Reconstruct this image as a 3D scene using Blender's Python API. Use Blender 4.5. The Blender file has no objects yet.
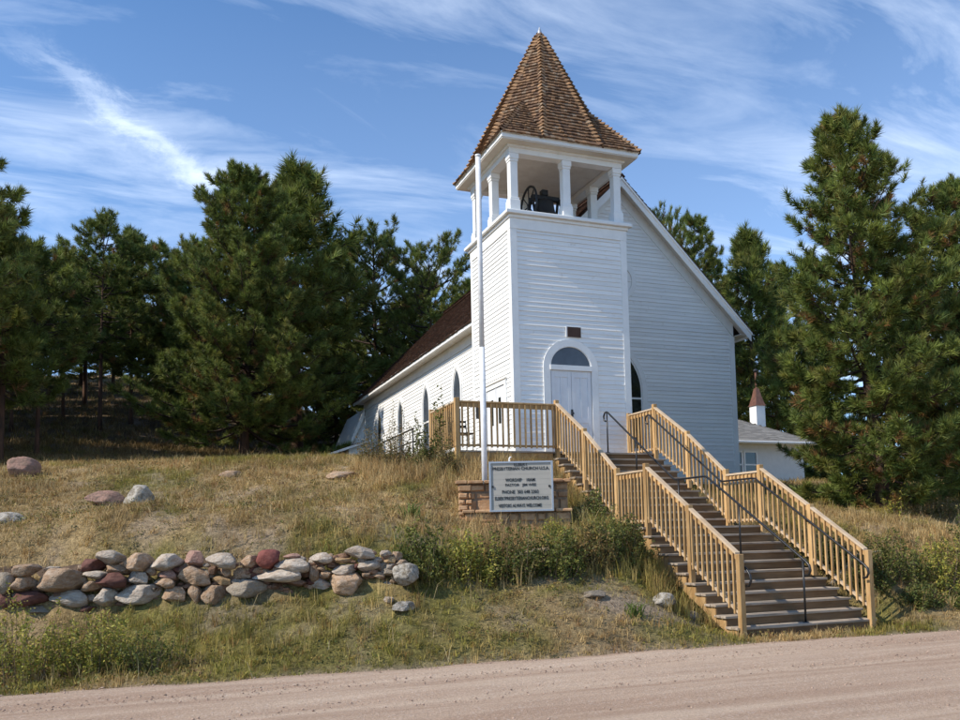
import bpy, math, random
import numpy as np
from mathutils import Vector, Matrix

# ------------------------------------------------------------------ camera, light, sky, exposure
SC = bpy.context.scene
COL = SC.collection
R = math.radians
random.seed(7)
rng = np.random.default_rng(7)

CAM = Vector((-7.881, -18.383, 1.629))
cr = Vector((0.93533269, -0.35316139, -0.02073131))
cu = Vector((-0.00904363, -0.08245146, 0.99655405))
cf = Vector((0.35365374, 0.93192209, 0.08031341))
cam = bpy.data.cameras.new('camera')
camo = bpy.data.objects.new('camera', cam)
COL.objects.link(camo)
camo.matrix_world = Matrix(((cr.x, cu.x, -cf.x, CAM.x), (cr.y, cu.y, -cf.y, CAM.y), (cr.z, cu.z, -cf.z, CAM.z), (0, 0, 0, 1)))
cam.sensor_width = 36
cam.lens = 32.304
cam.shift_y = 0.1109
cam.clip_start = 0.1
cam.clip_end = 3000
SC.camera = camo

SUN_EL, SUN_AZ = R(41), R(268)          # azimuth clockwise from +Y: 270 = straight along -X
sdir = Vector((math.cos(SUN_EL) * math.sin(SUN_AZ), math.cos(SUN_EL) * math.cos(SUN_AZ), math.sin(SUN_EL)))
sun = bpy.data.lights.new('sun', 'SUN')
sun.energy = 3.7
sun.angle = R(0.53)
sun.color = (1.0, 0.93, 0.82)
suno = bpy.data.objects.new('sun', sun)
COL.objects.link(suno)
suno.rotation_euler = sdir.to_track_quat('Z', 'Y').to_euler()

world = bpy.data.worlds.new('World')
SC.world = world
world.use_nodes = True
SC.view_settings.view_transform = 'Standard'
SC.view_settings.look = 'None'
SC.view_settings.gamma = 1
SC.view_settings.exposure = 0.57
SC.view_settings.use_curve_mapping = False


class NT:
    """small helper to wire nodes"""
    def __init__(s, tree):
        s.t = tree
        s.N = tree.nodes
        s.L = tree.links

    def n(s, typ, **kw):
        nd = s.N.new(typ)
        for k, v in kw.items():
            setattr(nd, k, v)
        return nd

    def put(s, sock, v):
        if hasattr(v, 'is_output') or isinstance(v, bpy.types.NodeSocket):
            s.L.new(v, sock)
        elif v is not None:
            sock.default_value = v

    def math(s, op, a, b=None, c=None, clamp=False):
        nd = s.n('ShaderNodeMath', operation=op)
        nd.use_clamp = clamp
        s.put(nd.inputs[0], a)
        if b is not None: s.put(nd.inputs[1], b)
        if c is not None: s.put(nd.inputs[2], c)
        return nd.outputs[0]

    def noise(s, vec, scale, detail=4, rough=.55, dist=0.0):
        nd = s.n('ShaderNodeTexNoise')
        s.put(nd.inputs['Vector'], vec)
        nd.inputs['Scale'].default_value = scale
        nd.inputs['Detail'].default_value = detail
        nd.inputs['Roughness'].default_value = rough
        nd.inputs['Distortion'].default_value = dist
        return nd.outputs['Fac']

    def mapping(s, vec, scale=(1, 1, 1), rot=(0, 0, 0), loc=(0, 0, 0)):
        nd = s.n('ShaderNodeMapping')
        s.put(nd.inputs['Vector'], vec)
        nd.inputs['Scale'].default_value = scale
        nd.inputs['Rotation'].default_value = rot
        nd.inputs['Location'].default_value = loc
        return nd.outputs[0]

    def ramp(s, fac, stops):
        nd = s.n('ShaderNodeValToRGB')
        e = nd.color_ramp.elements
        while len(e) < len(stops): e.new(.5)
        for el, (p, c) in zip(e, stops):
            el.position = p
            el.color = (c, c, c, 1) if isinstance(c, (int, float)) else (*c, 1)
        s.put(nd.inputs[0], fac)
        return nd.outputs[0]

    def mix(s, fac, a, b, blend='MIX'):
        nd = s.n('ShaderNodeMix', data_type='RGBA', blend_type=blend)
        s.put(nd.inputs[0], fac)
        s.put(nd.inputs[6], (*a, 1) if isinstance(a, tuple) and len(a) == 3 else a)
        s.put(nd.inputs[7], (*b, 1) if isinstance(b, tuple) and len(b) == 3 else b)
        return nd.outputs[2]


def build_sky():
    w = NT(world.node_tree)
    w.N.clear()
    out = w.n('ShaderNodeOutputWorld')
    bg = w.n('ShaderNodeBackground')
    sky = w.n('ShaderNodeTexSky', sky_type='NISHITA')
    sky.sun_disc = False
    sky.sun_elevation = SUN_EL
    sky.sun_rotation = SUN_AZ
    sky.altitude = 2000
    sky.air_density = 1.0
    sky.dust_density = 0.4
    sky.ozone_density = 1.6
    g = w.n('ShaderNodeTexCoord').outputs['Generated']
    sp = w.n('ShaderNodeSeparateXYZ')
    w.L.new(g, sp.inputs[0])
    den = w.math('ADD', w.math('MAXIMUM', sp.outputs[2], 0.0), 0.12)
    px = w.math('DIVIDE', sp.outputs[0], den)
    py = w.math('DIVIDE', sp.outputs[1], den)
    cb = w.n('ShaderNodeCombineXYZ')
    w.L.new(px, cb.inputs[0]); w.L.new(py, cb.inputs[1])
    p = cb.outputs[0]
    # high thin cirrus: long combed streaks plus broad veils
    m1 = w.mapping(p, (0.9, 2.6, 1), (0, 0, R(-42)), (3.1, 1.7, 0))
    n1 = w.noise(m1, 1.5, 8, .62, .9)
    m2 = w.mapping(p, (1.0, 1.5, 1), (0, 0, R(-20)), (.4, 5.2, 0))
    n2 = w.noise(m2, .9, 5, .55, .4)
    c1 = w.ramp(n1, [(.44, 0.0), (.72, 1.0)])
    c2 = w.ramp(n2, [(.30, 0.0), (.75, 1.0)])
    veil = w.math('MULTIPLY', c1, w.math('MULTIPLY_ADD', c2, .8, .25))
    # broad milky haze growing towards the sky on the right and the horizon
    hz = w.math('MULTIPLY', w.math('SUBTRACT', 0.62, sp.outputs[2], clamp=True), w.math('MULTIPLY_ADD', sp.outputs[0], .35, .66, clamp=True))
    # one bright streak of cirrus (segment A-B on the cloud sheet)
    ax, ay, bx, by = -.24, 1.43, .15, 1.92
    dx, dy = bx - ax, by - ay
    L = math.hypot(dx, dy); dx /= L; dy /= L
    qx = w.math('SUBTRACT', px, ax); qy = w.math('SUBTRACT', py, ay)
    along = w.math('ADD', w.math('MULTIPLY', qx, dx), w.math('MULTIPLY', qy, dy))
    across = w.math('SUBTRACT', w.math('MULTIPLY', qy, dx), w.math('MULTIPLY', qx, dy))
    wob = w.math('MULTIPLY_ADD', w.noise(p, 6.0, 8, .72, .5), .24, -.12)
    across = w.math('ADD', across, wob)
    u = w.math('DIVIDE', along, L)
    wid = w.math('MULTIPLY_ADD', u, .016, .026)
    g2 = w.math('EXPONENT', w.math('MULTIPLY', w.math('POWER', w.math('ABSOLUTE', w.math('DIVIDE', across, wid)), 2.0), -1.0))
    ends = w.math('MULTIPLY', w.ramp(u, [(0.0, 0.0), (.35, 1.0)]), w.ramp(u, [(.85, 1.0), (1.0, 0.0)]))
    tex = w.ramp(w.noise(w.mapping(p, (1, 1, 1)), 9.0, 6, .6, .6), [(.3, .55), (.7, 1.0)])
    streak = w.math('MULTIPLY', w.math('MULTIPLY', g2, ends), tex)
    fac = w.math('ADD', w.math('MULTIPLY', veil, .60), w.math('MULTIPLY', hz, .58))
    fac = w.math('ADD', fac, w.math('MULTIPLY', streak, .36))
    fac = w.math('ADD', fac, .02)
    fac = w.math('MULTIPLY', fac, w.ramp(sp.outputs[2], [(0.0, .8), (.05, 1.0)]))
    fac = w.math('MINIMUM', fac, .85)
    tint = w.mix(1.0, sky.outputs[0], (0.40, 0.79, 1.06), 'MULTIPLY')
    col = w.mix(fac, tint, (6.7, 7.5, 8.7))
    w.L.new(col, bg.inputs[0])
    bg.inputs[1].default_value = 0.13
    w.L.new(bg.outputs[0], out.inputs[0])


build_sky()

# ------------------------------------------------------------------ materials
MATS = {}


def mat(name, c1, c2=None, scale=6.0, stretch=(1, 1, 1), rough=.8, spec=.3, bump=0.0, bscale=40.0, bstretch=(1, 1, 1),
        rnd=0.0, detail=5, lo=.35, hi=.65, attr=None, metal=0.0, spots=None, transl=0.0, coord='Object', dist=0.0, extra=None):
    m = bpy.data.materials.new(name)
    m.use_nodes = True
    w = NT(m.node_tree)
    b = w.N['Principled BSDF']
    co = w.n('ShaderNodeTexCoord').outputs[coord]
    if rnd:
        oi = w.n('ShaderNodeObjectInfo')
        va = w.n('ShaderNodeVectorMath', operation='ADD')
        w.L.new(co, va.inputs[0])
        cx = w.n('ShaderNodeCombineXYZ')
        for i in range(3): w.L.new(w.math('MULTIPLY', oi.outputs['Random'], 37.0 + i * 13), cx.inputs[i])
        w.L.new(cx.outputs[0], va.inputs[1])
        co = va.outputs[0]
    col = None
    if attr:
        a = w.n('ShaderNodeAttribute', attribute_name=attr)
        col = a.outputs['Color']
    elif c2:
        f = w.ramp(w.noise(w.mapping(co, stretch), scale, detail, .6, dist), [(lo, 0.0), (hi, 1.0)])
        col = w.mix(f, c1, c2)
    else:
        rgb = w.n('ShaderNodeRGB'); rgb.outputs[0].default_value = (*c1, 1); col = rgb.outputs[0]
    if spots:
        sc_, sl, sh, sc3, amt = spots
        f = w.math('MULTIPLY', w.ramp(w.noise(co, sc_, 6, .65), [(sl, 0.0), (sh, 1.0)]), amt)
        col = w.mix(f, col, sc3)
    if rnd:
        v = w.math('MULTIPLY_ADD', oi.outputs['Random'], 2 * rnd, 1 - rnd)
        hs = w.n('ShaderNodeHueSaturation')
        w.L.new(v, hs.inputs['Value']); w.L.new(col, hs.inputs['Color'])
        col = hs.outputs[0]
    w.L.new(col, b.inputs['Base Color'])
    b.inputs['Roughness'].default_value = rough
    b.inputs['Specular IOR Level'].default_value = spec
    b.inputs['Metallic'].default_value = metal
    if bump:
        bp = w.n('ShaderNodeBump')
        bp.inputs['Strength'].default_value = 1.0
        bp.inputs['Distance'].default_value = bump
        w.L.new(w.noise(w.mapping(co, bstretch), bscale, 6, .62), bp.inputs['Height'])
        w.L.new(bp.outputs[0], b.inputs['Normal'])
    if transl:
        tr = w.n('ShaderNodeBsdfTranslucent')
        w.L.new(col, tr.inputs[0])
        ms = w.n('ShaderNodeMixShader')
        ms.inputs[0].default_value = transl
        w.L.new(b.outputs[0], ms.inputs[1]); w.L.new(tr.outputs[0], ms.inputs[2])
        w.L.new(ms.outputs[0], w.N['Material Output'].inputs[0])
    MATS[name] = m
    return m


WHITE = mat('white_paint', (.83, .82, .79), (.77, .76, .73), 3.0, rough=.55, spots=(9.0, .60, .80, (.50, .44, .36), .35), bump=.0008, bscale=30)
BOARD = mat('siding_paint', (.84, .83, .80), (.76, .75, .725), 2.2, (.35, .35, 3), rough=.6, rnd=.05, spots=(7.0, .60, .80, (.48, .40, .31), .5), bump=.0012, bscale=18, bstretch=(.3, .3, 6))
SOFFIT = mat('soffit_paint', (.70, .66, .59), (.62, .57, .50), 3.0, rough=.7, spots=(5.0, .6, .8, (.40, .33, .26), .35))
DOORP = mat('door_paint', (.74, .74, .74), (.68, .68, .69), 4.0, rough=.5)
LUM = mat('treated_lumber', (.36, .205, .078), (.53, .34, .155), 9.0, (1, 1, .25), rough=.75, rnd=.20, bump=.001, bscale=60, bstretch=(1, 1, .1), spots=(4, .58, .8, (.30, .20, .12), .5))
LUMH = mat('rail_cap_lumber', (.44, .31, .19), (.54, .42, .29), 7.0, (.3, .3, 1), rough=.8, rnd=.06, bump=.001, bscale=50, spots=(8, .55, .8, (.36, .30, .25), .5))
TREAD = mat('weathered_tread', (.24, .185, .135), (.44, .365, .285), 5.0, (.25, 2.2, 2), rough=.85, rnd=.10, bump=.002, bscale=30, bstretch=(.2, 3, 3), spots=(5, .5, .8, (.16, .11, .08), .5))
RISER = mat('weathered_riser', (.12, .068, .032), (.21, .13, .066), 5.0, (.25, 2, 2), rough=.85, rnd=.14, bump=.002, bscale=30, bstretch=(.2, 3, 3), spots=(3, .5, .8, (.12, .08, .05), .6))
IRON = mat('black_iron', (.012, .012, .013), None, rough=.38, spec=.5)
BELLM = mat('bell_iron', (.018, .018, .02), (.03, .03, .03), 5, rough=.5, spec=.4)
CEDAR = mat('cedar_shingle', (.36, .19, .085), (.15, .075, .04), 7.0, rough=.85, lo=.38, hi=.66, attr='col', bump=.003, bscale=40, bstretch=(3, 3, .5))
GLASSW = mat('window_glass', (.03, .035, .04), None, rough=.06, spec=.8)
GLASSP = mat('milky_window_glass', (.085, .10, .12), (.05, .06, .075), 2.0, rough=.15, spec=.5)
DARKGL = mat('dark_glass', (.010, .012, .012), (.03, .035, .03), 4, rough=.05, spec=.8)
BROWNP = mat('brown_plaque', (.07, .032, .018), (.05, .022, .013), 4, rough=.5)
ALUM = mat('aluminium_frame', (.42, .44, .47), None, rough=.45, metal=.6)
SIGNP = mat('sign_panel', (.42, .39, .34), (.37, .345, .30), 3, rough=.7, spec=.2)
LETTER = mat('black_letters', (.02, .02, .02), None, rough=.5)
POLE = mat('pole_paint', (.80, .80, .80), (.68, .67, .66), 8, rough=.35, spots=(7, .6, .75, (.5, .42, .35), .6))
SSTONE = mat('sandstone', (.38, .205, .10), (.50, .32, .18), 9.0, rough=.9, rnd=.18, bump=.01, bscale=16, spots=(5, .5, .75, (.22, .12, .07), .7))
MORTAR = mat('mortar', (.28, .20, .13), (.20, .14, .09), 12, rough=.95, bump=.006, bscale=30)
ASPH = mat('asphalt_shingle', (.27, .25, .23), (.19, .18, .165), 30, rough=.95, attr='col')
HOUSEW = mat('house_wall_paint', (.72, .70, .67), (.66, .64, .61), 5, rough=.7, bump=.004, bscale=25)
COPPER = mat('copper', (.30, .14, .085), (.19, .09, .06), 6, rough=.42, metal=.55)
BARK = mat('pine_bark', (.12, .062, .038), (.05, .032, .024), 7, (1, 1, .25), rough=.95, bump=.03, bscale=9, bstretch=(1, 1, .3))
BARKD = mat('branch_bark', (.075, .05, .038), (.04, .028, .022), 9, rough=.95)
NEEDLE = mat('pine_needles', (.05, .08, .02), rough=.55, spec=.25, attr='col', transl=.30)
LEAF = mat('leaves', (.06, .09, .02), rough=.6, spec=.25, attr='col', transl=.28)
GRASS = mat('grass_blades', (.2, .15, .07), rough=.75, spec=.15, attr='col', transl=.25)
ROCKM = {
    'w': mat('pale_fieldstone', (.52, .45, .37), (.37, .29, .22), 5, rough=.92, bump=.045, bscale=9, rnd=.10, spots=(4, .5, .7, (.30, .20, .13), .6)),
    't': mat('tan_fieldstone', (.42, .285, .18), (.28, .175, .105), 5, rough=.92, bump=.045, bscale=9, rnd=.14, spots=(4, .48, .72, (.52, .43, .34), .7)),
    'o': mat('ochre_fieldstone', (.46, .31, .16), (.36, .22, .11), 5, rough=.92, bump=.045, bscale=9, rnd=.10, spots=(4, .5, .75, (.50, .42, .34), .6)),
    'p': mat('pink_fieldstone', (.40, .24, .18), (.32, .18, .14), 5, rough=.92, bump=.045, bscale=9, rnd=.08, spots=(4, .5, .75, (.42, .30, .22), .7)),
    'r': mat('dark_red_fieldstone', (.085, .034, .028), (.14, .062, .045), 5, rough=.9, bump=.018, bscale=7, rnd=.12, spots=(4, .55, .8, (.26, .15, .10), .5)),
    'R': mat('brick_red_fieldstone', (.20, .062, .048), (.16, .05, .04), 5, rough=.85, bump=.012, bscale=10, spots=(6, .55, .8, (.34, .15, .11), .5)),
    'b': mat('brown_fieldstone', (.20, .115, .075), (.27, .16, .10), 5, rough=.92, bump=.045, bscale=9, rnd=.1),
    'g': mat('grey_fieldstone', (.32, .27, .21), (.24, .185, .13), 5, rough=.92, bump=.045, bscale=9, rnd=.1, spots=(5, .5, .7, (.40, .33, .24), .7)),
    'W': mat('whitish_boulder', (.43, .39, .33), (.30, .265, .22), 4, rough=.95, bump=.05, bscale=6, spots=(8, .46, .6, (.15, .12, .08), .75)),
    'pink': mat('pink_boulder', (.33, .20, .15), (.26, .15, .115), 5, rough=.95, bump=.045, bscale=7, spots=(6, .46, .62, (.17, .12, .09), .75)),
}

# ------------------------------------------------------------------ mesh helpers
ORG = {}


def setp(o, label=None, cat=None, group=None, kind=None):
    if label: o['label'] = label
    if cat: o['category'] = cat
    if group: o['group'] = group
    if kind: o['kind'] = kind
    return o


def link(name, data, parent=None, loc=(0, 0, 0)):
    o = bpy.data.objects.new(name, data)
    COL.objects.link(o)
    po = ORG[parent.name] if parent else Vector((0, 0, 0))
    o.location = Vector(loc) - po
    if parent: o.parent = parent
    ORG[o.name] = Vector(loc)
    return o


def thing(name, loc, label, cat, group=None):
    o = bpy.data.objects.new(name, None)
    COL.objects.link(o)
    o.location = loc
    o.empty_display_size = .2
    ORG[o.name] = Vector(loc)
    return setp(o, label, cat, group)


def np_mesh(name, verts, faces, m, col=None, smooth=False):
    """verts Nx3, faces MxK (K 3 or 4)"""
    verts = np.asarray(verts, dtype=np.float32); faces = np.asarray(faces, dtype=np.int32)
    me = bpy.data.meshes.new(name)
    K = faces.shape[1]
    me.vertices.add(len(verts)); me.vertices.foreach_set('co', verts.ravel())
    me.loops.add(faces.size); me.loops.foreach_set('vertex_index', faces.ravel())
    me.polygons.add(len(faces))
    me.polygons.foreach_set('loop_start', np.arange(0, faces.size, K, dtype=np.int32))
    me.polygons.foreach_set('loop_total', np.full(len(faces), K, dtype=np.int32))
    if smooth: me.polygons.foreach_set('use_smooth', np.ones(len(faces), dtype=bool))
    me.update(calc_edges=True)
    if col is not None:
        a = me.color_attributes.new('col', 'FLOAT_COLOR', 'POINT')
        c = np.ones((len(verts), 4), dtype=np.float32); c[:, :3] = col
        a.data.foreach_set('color', c.ravel())
    if m: me.materials.append(m)
    return me


class Fr:
    """local frame: u along, v up, n outwards"""
    def __init__(s, o, u, v, n):
        s.o, s.u, s.v, s.n = Vector(o), Vector(u), Vector(v), Vector(n)

    def p(s, u, v, n=0.0):
        return s.o + s.u * u + s.v * v + s.n * n


XY = Fr((0, 0, 0), (1, 0, 0), (0, 1, 0), (0, 0, 1))


class MB:
    def __init__(s):
        s.v = []; s.f = []; s.c = []

    def add(s, vs, fs):
        b = len(s.v)
        s.v += [tuple(x) for x in vs]
        s.f += [tuple(b + i for i in f) for f in fs]
        return s

    def box(s, x0, x1, y0, y1, z0, z1, fr=XY):
        vs = [fr.p(a, b, c) for c in (z0, z1) for b in (y0, y1) for a in (x0, x1)]
        return s.add(vs, [(0, 2, 3, 1), (4, 5, 7, 6), (0, 1, 5, 4), (2, 6, 7, 3), (0, 4, 6, 2), (1, 3, 7, 5)])

    def hexa(s, vs):
        """8 points: bottom quad 0-3, top quad 4-7"""
        return s.add(vs, [(0, 3, 2, 1), (4, 5, 6, 7), (0, 1, 5, 4), (1, 2, 6, 5), (2, 3, 7, 6), (3, 0, 4, 7)])

    def prism(s, poly, n0, n1, fr):
        k = len(poly)
        vs = [fr.p(a, b, n0) for a, b in poly] + [fr.p(a, b, n1) for a, b in poly]
        return s.add(vs, [tuple(range(k))[::-1], tuple(range(k, 2 * k))] + [(i, (i + 1) % k, k + (i + 1) % k, k + i) for i in range(k)])

    def ring(s, outer, inner, n0, n1, fr, closed=False):
        k = len(outer)
        vs = [fr.p(a, b, n) for n in (n0, n1) for pl in (outer, inner) for a, b in pl]
        O0, I0, O1, I1 = 0, k, 2 * k, 3 * k
        fs = []
        for i in range(k if closed else k - 1):
            j = (i + 1) % k
            fs += [(O1 + i, O1 + j, I1 + j, I1 + i), (O0 + i, I0 + i, I0 + j, O0 + j), (O0 + i, O0 + j, O1 + j, O1 + i), (I0 + i, I1 + i, I1 + j, I0 + j)]
        if not closed:
            for i in (0, k - 1): fs.append((O0 + i, O1 + i, I1 + i, I0 + i))
        return s.add(vs, fs)

    def tube(s, pts, r, n=8, cap=True):
        pts = [Vector(p) for p in pts]
        rs = r if isinstance(r, (list, tuple)) else [r] * len(pts)
        b = len(s.v)
        up = None
        for i, p in enumerate(pts):
            t = (pts[min(i + 1, len(pts) - 1)] - pts[max(i - 1, 0)]).normalized()
            if up is None:
                up = t.cross(Vector((0, 0, 1)))
                if up.length < .1: up = t.cross(Vector((1, 0, 0)))
                up.normalize()
            up = (up - t * up.dot(t)).normalized()
            w = t.cross(up)
            for k in range(n):
                a = 2 * math.pi * k / n
                s.v.append(tuple(p + (up * math.cos(a) + w * math.sin(a)) * rs[i]))
        for i in range(len(pts) - 1):
            for k in range(n):
                s.f.append((b + i * n + k, b + i * n + (k + 1) % n, b + (i + 1) * n + (k + 1) % n, b + (i + 1) * n + k))
        if cap:
            s.f.append(tuple(b + k for k in range(n))[::-1])
            s.f.append(tuple(b + (len(pts) - 1) * n + k for k in range(n)))
        return s

    def lathe(s, prof, c, n=24):
        b = len(s.v)
        for r, z in prof:
            for k in range(n):
                a = 2 * math.pi * k / n
                s.v.append((c[0] + r * math.cos(a), c[1] + r * math.sin(a), c[2] + z))
        for i in range(len(prof) - 1):
            for k in range(n):
                s.f.append((b + i * n + k, b + i * n + (k + 1) % n, b + (i + 1) * n + (k + 1) % n, b + (i + 1) * n + k))
        return s

    def mesh(s, name, m, org=(0, 0, 0), smooth=False, cols=None):
        me = bpy.data.meshes.new(name)
        o = Vector(org)
        me.from_pydata([(a - o.x, b - o.y, c - o.z) for a, b, c in s.v], [], s.f)
        if m: me.materials.append(m)
        if smooth: me.polygons.foreach_set('use_smooth', [True] * len(me.polygons))
        if cols is not None:
            a = me.color_attributes.new('col', 'FLOAT_COLOR', 'POINT')
            c = np.ones((len(s.v), 4), dtype=np.float32); c[:, :3] = cols
            a.data.foreach_set('color', c.ravel())
        me.update()
        return me

    def build(s, name, m, parent=None, smooth=False, bevel=0.0, cols=None, org=None):
        o_ = ORG[parent.name] if parent else Vector(org or (0, 0, 0))
        o = link(name, s.mesh(name, m, o_, smooth, cols), parent, o_)
        if bevel:
            bm = o.modifiers.new('bevel', 'BEVEL'); bm.width = bevel; bm.segments = 1; bm.limit_method = 'ANGLE'
        return o


# value noise for placing and shaping
_T = np.random.default_rng(11).random((256, 256))


def vn(x, y, f=1.0, s=0):
    x = np.asarray(x, dtype=float) * f + s * 17.3; y = np.asarray(y, dtype=float) * f + s * 9.1
    xi = np.floor(x).astype(int); yi = np.floor(y).astype(int)
    fx = x - xi; fy = y - yi
    fx = fx * fx * (3 - 2 * fx); fy = fy * fy * (3 - 2 * fy)
    a = _T[xi % 256, yi % 256]; b = _T[(xi + 1) % 256, yi % 256]; c = _T[xi % 256, (yi + 1) % 256]; d = _T[(xi + 1) % 256, (yi + 1) % 256]
    return (a * (1 - fx) + b * fx) * (1 - fy) + (c * (1 - fx) + d * fx) * fy


def fbm(x, y, f=1.0, s=0, o=4):
    r = 0; a = .5; t = 0
    for k in range(o):
        r = r + a * vn(x, y, f * 2 ** k, s + k * 3); t += a; a *= .55
    return r / t


# ------------------------------------------------------------------ terrain
CTL=[(-10.85,-7.3,0.02),(-9.44,-7.42,0.02),(-8.22,-7.52,0.02),(-6.92,-7.64,0.02),(-5.51,-7.76,0.02),(-3.99,-7.89,0.02),(-2.35,-8.04,0.02),(-0.57,-8.19,0.02),(0.67,-8.34,0.02),(2.0,-8.08,0.03),(3.0,-8.12,0.03),(4.0,-8.16,0.05),(6.0,-8.24,0.05),(9.0,-8.36,0.05),(14.0,-8.56,0.05),(-12.02,-3.63,0.59),(-9.91,-4.44,0.7),(-8.58,-4.95,0.73),(-7.26,-5.46,0.78),(-5.93,-5.96,0.87),(-4.61,-6.47,0.95),(-12.22,-3.03,1.38),(-10.0,-3.88,1.39),(-8.62,-4.41,1.45),(-7.24,-4.93,1.48),(-5.85,-5.46,1.46),(-4.47,-5.97,1.36),(-3.65,-6.71,0.72),(-2.4,-7.07,0.66),(-1.22,-7.29,0.43),(-3.35,-5.49,1.38),(-1.52,-5.32,1.4),(-0.17,-5.3,1.37),(-1.83,-4.37,1.68),(-0.3,-4.11,1.88),(-3.22,-4.08,1.92),(-0.69,-6.45,0.8),(-10.47,-0.81,2.09),(-8.45,-1.58,2.14),(-6.26,-2.41,2.14),(-4.08,-3.25,2.22),(-14.49,5.44,3.27),(-11.23,4.2,3.34),(-7.97,2.96,3.38),(-4.72,1.73,3.38),(-2.54,0.91,3.33),(-1.88,-1.98,2.81),(-0.76,-2.93,2.66),(-6.69,6.73,3.84),(-2.36,7.22,3.93),(-13.58,19.92,5.6),(-10.13,22.85,6.19),(-4.56,14.44,4.54),(-17.13,43.35,10.91),(-11.34,44.32,11.41),(-9.93,61.64,15.96),(-28.65,68.76,15.77),(0.79,36.69,9.24),(-24.66,24.09,6.04),(-37.52,56.34,12.19),(-0.23,17.06,4.94),(6.13,-6.47,0.96),(5.44,-7.01,0.33),(10.23,-5.87,0.76),(5.1,-3.47,1.83),(8.79,-2.21,2.1),(10.5,-2.86,2.02),(16.25,-1.82,2.0),(14.31,1.02,2.51),(11.94,2.97,2.83),(24.54,9.93,3.53),(17.36,10.5,3.6),(31.14,7.42,3.52),(0.0,-0.2,3.2),(3.0,-0.2,3.1),(1.5,-1.2,3.1),(5.0,2.0,3.0),(8.3,2.5,2.9),(8.5,8.0,3.0),(0.0,6.0,3.7),(-1.0,12.0,4.2),(0.0,18.0,4.7),(8.5,18.0,3.6),(4.5,10.0,3.6),(4.0,30.0,5.2),(12.0,30.0,3.6),(1.75,-3.6,1.2),(1.75,-4.8,1.1),(1.75,-6.2,0.25),(1.75,-7.4,-0.03),(3.4,-6.2,0.75),(3.5,-4.8,1.35),(3.6,-3.0,1.9),(3.8,-1.0,2.5),(0.1,-7.1,0.12),(0.1,-6.2,0.45),(0.2,-5.0,1.05),(0.1,-4.0,1.7),(0.0,-3.0,2.15),(0.0,-2.0,2.7),(-2.0,-1.0,3.15),(-2.0,2.0,3.5),(-30.0,-7.5,0.1),(30.0,-8.8,0.3),(-60.0,80.0,17.0),(0.0,80.0,16.0),(60.0,80.0,10.0),(80.0,20.0,4.0),(-80.0,20.0,8.0),(30.0,60.0,7.0),(3.4,-7.35,0.10),(3.1,-6.7,0.25),(3.9,-6.9,0.6)]
TREES=[(-13.29,8.38,13.81,2.3,'tall',0.35),(-12.42,11.35,12.8,1.8,'mid',0.25),(-11.87,15.4,13.14,1.7,'thin',0.4),(-12.4,31.3,17.83,2.1,'thin',0.45),(-10.39,27.26,18.53,2.7,'thin',0.45),(-9.11,29.97,18.72,2.3,'thin',0.45),(-7.86,34.76,19.84,2.5,'thin',0.4),(-13.99,25.58,16.41,2.2,'thin',0.35),(-11.97,37.44,19.32,3.0,'thin',0.5),(-4.4,18.56,18.36,4.15,'big',0.1),(-1.37,22.62,20.17,3.9,'mid',0.16),(-5.91,28.81,18.11,3.5,'mid',0.2),(2.76,31.81,19.84,3.8,'mid',0.1),(2.88,25.45,18.45,3.6,'flat',0.25),(5.19,22.56,16.84,3.6,'flat',0.25),(4.47,26.2,15.09,3.2,'mid',0.05),(1.84,30.39,15.45,3.0,'mid',0.03),(9.4,29.61,16.08,3.0,'mid',0.2),(7.88,32.1,18.81,3.5,'mid',0.1),(-15.28,15.49,14.72,3.0,'mid',0.2),(-17.77,28.95,18.98,3.2,'thin',0.3),(-14.57,44.76,20.61,3.2,'thin',0.35),(-10.66,47.46,21.82,3.4,'thin',0.3),(-6.66,43.86,21.08,3.4,'mid',0.2),(19.91,21.02,19.7,3.2,'mid',0.25),(24.23,21.57,19.23,3.0,'mid',0.18),(22.42,28.43,22.25,3.0,'flat',0.3),(27.36,28.87,20.35,3.2,'mid',0.2),(28.57,24.29,18.35,3.4,'mid',0.05),(8.13,-2.5,12.03,2.2,'front',0.04),(13.64,-0.6,11.81,3.1,'front2',0.06),(18.01,-0.13,12.07,3.2,'mid',0.05),(29.62,22.09,14.31,3.6,'mid',0.05),(36.15,23.73,16.37,3.8,'mid',0.05),(40.4,22.07,16.92,3.8,'mid',0.05),(39.55,15.9,17.5,3.8,'mid',0.05)]
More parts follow.
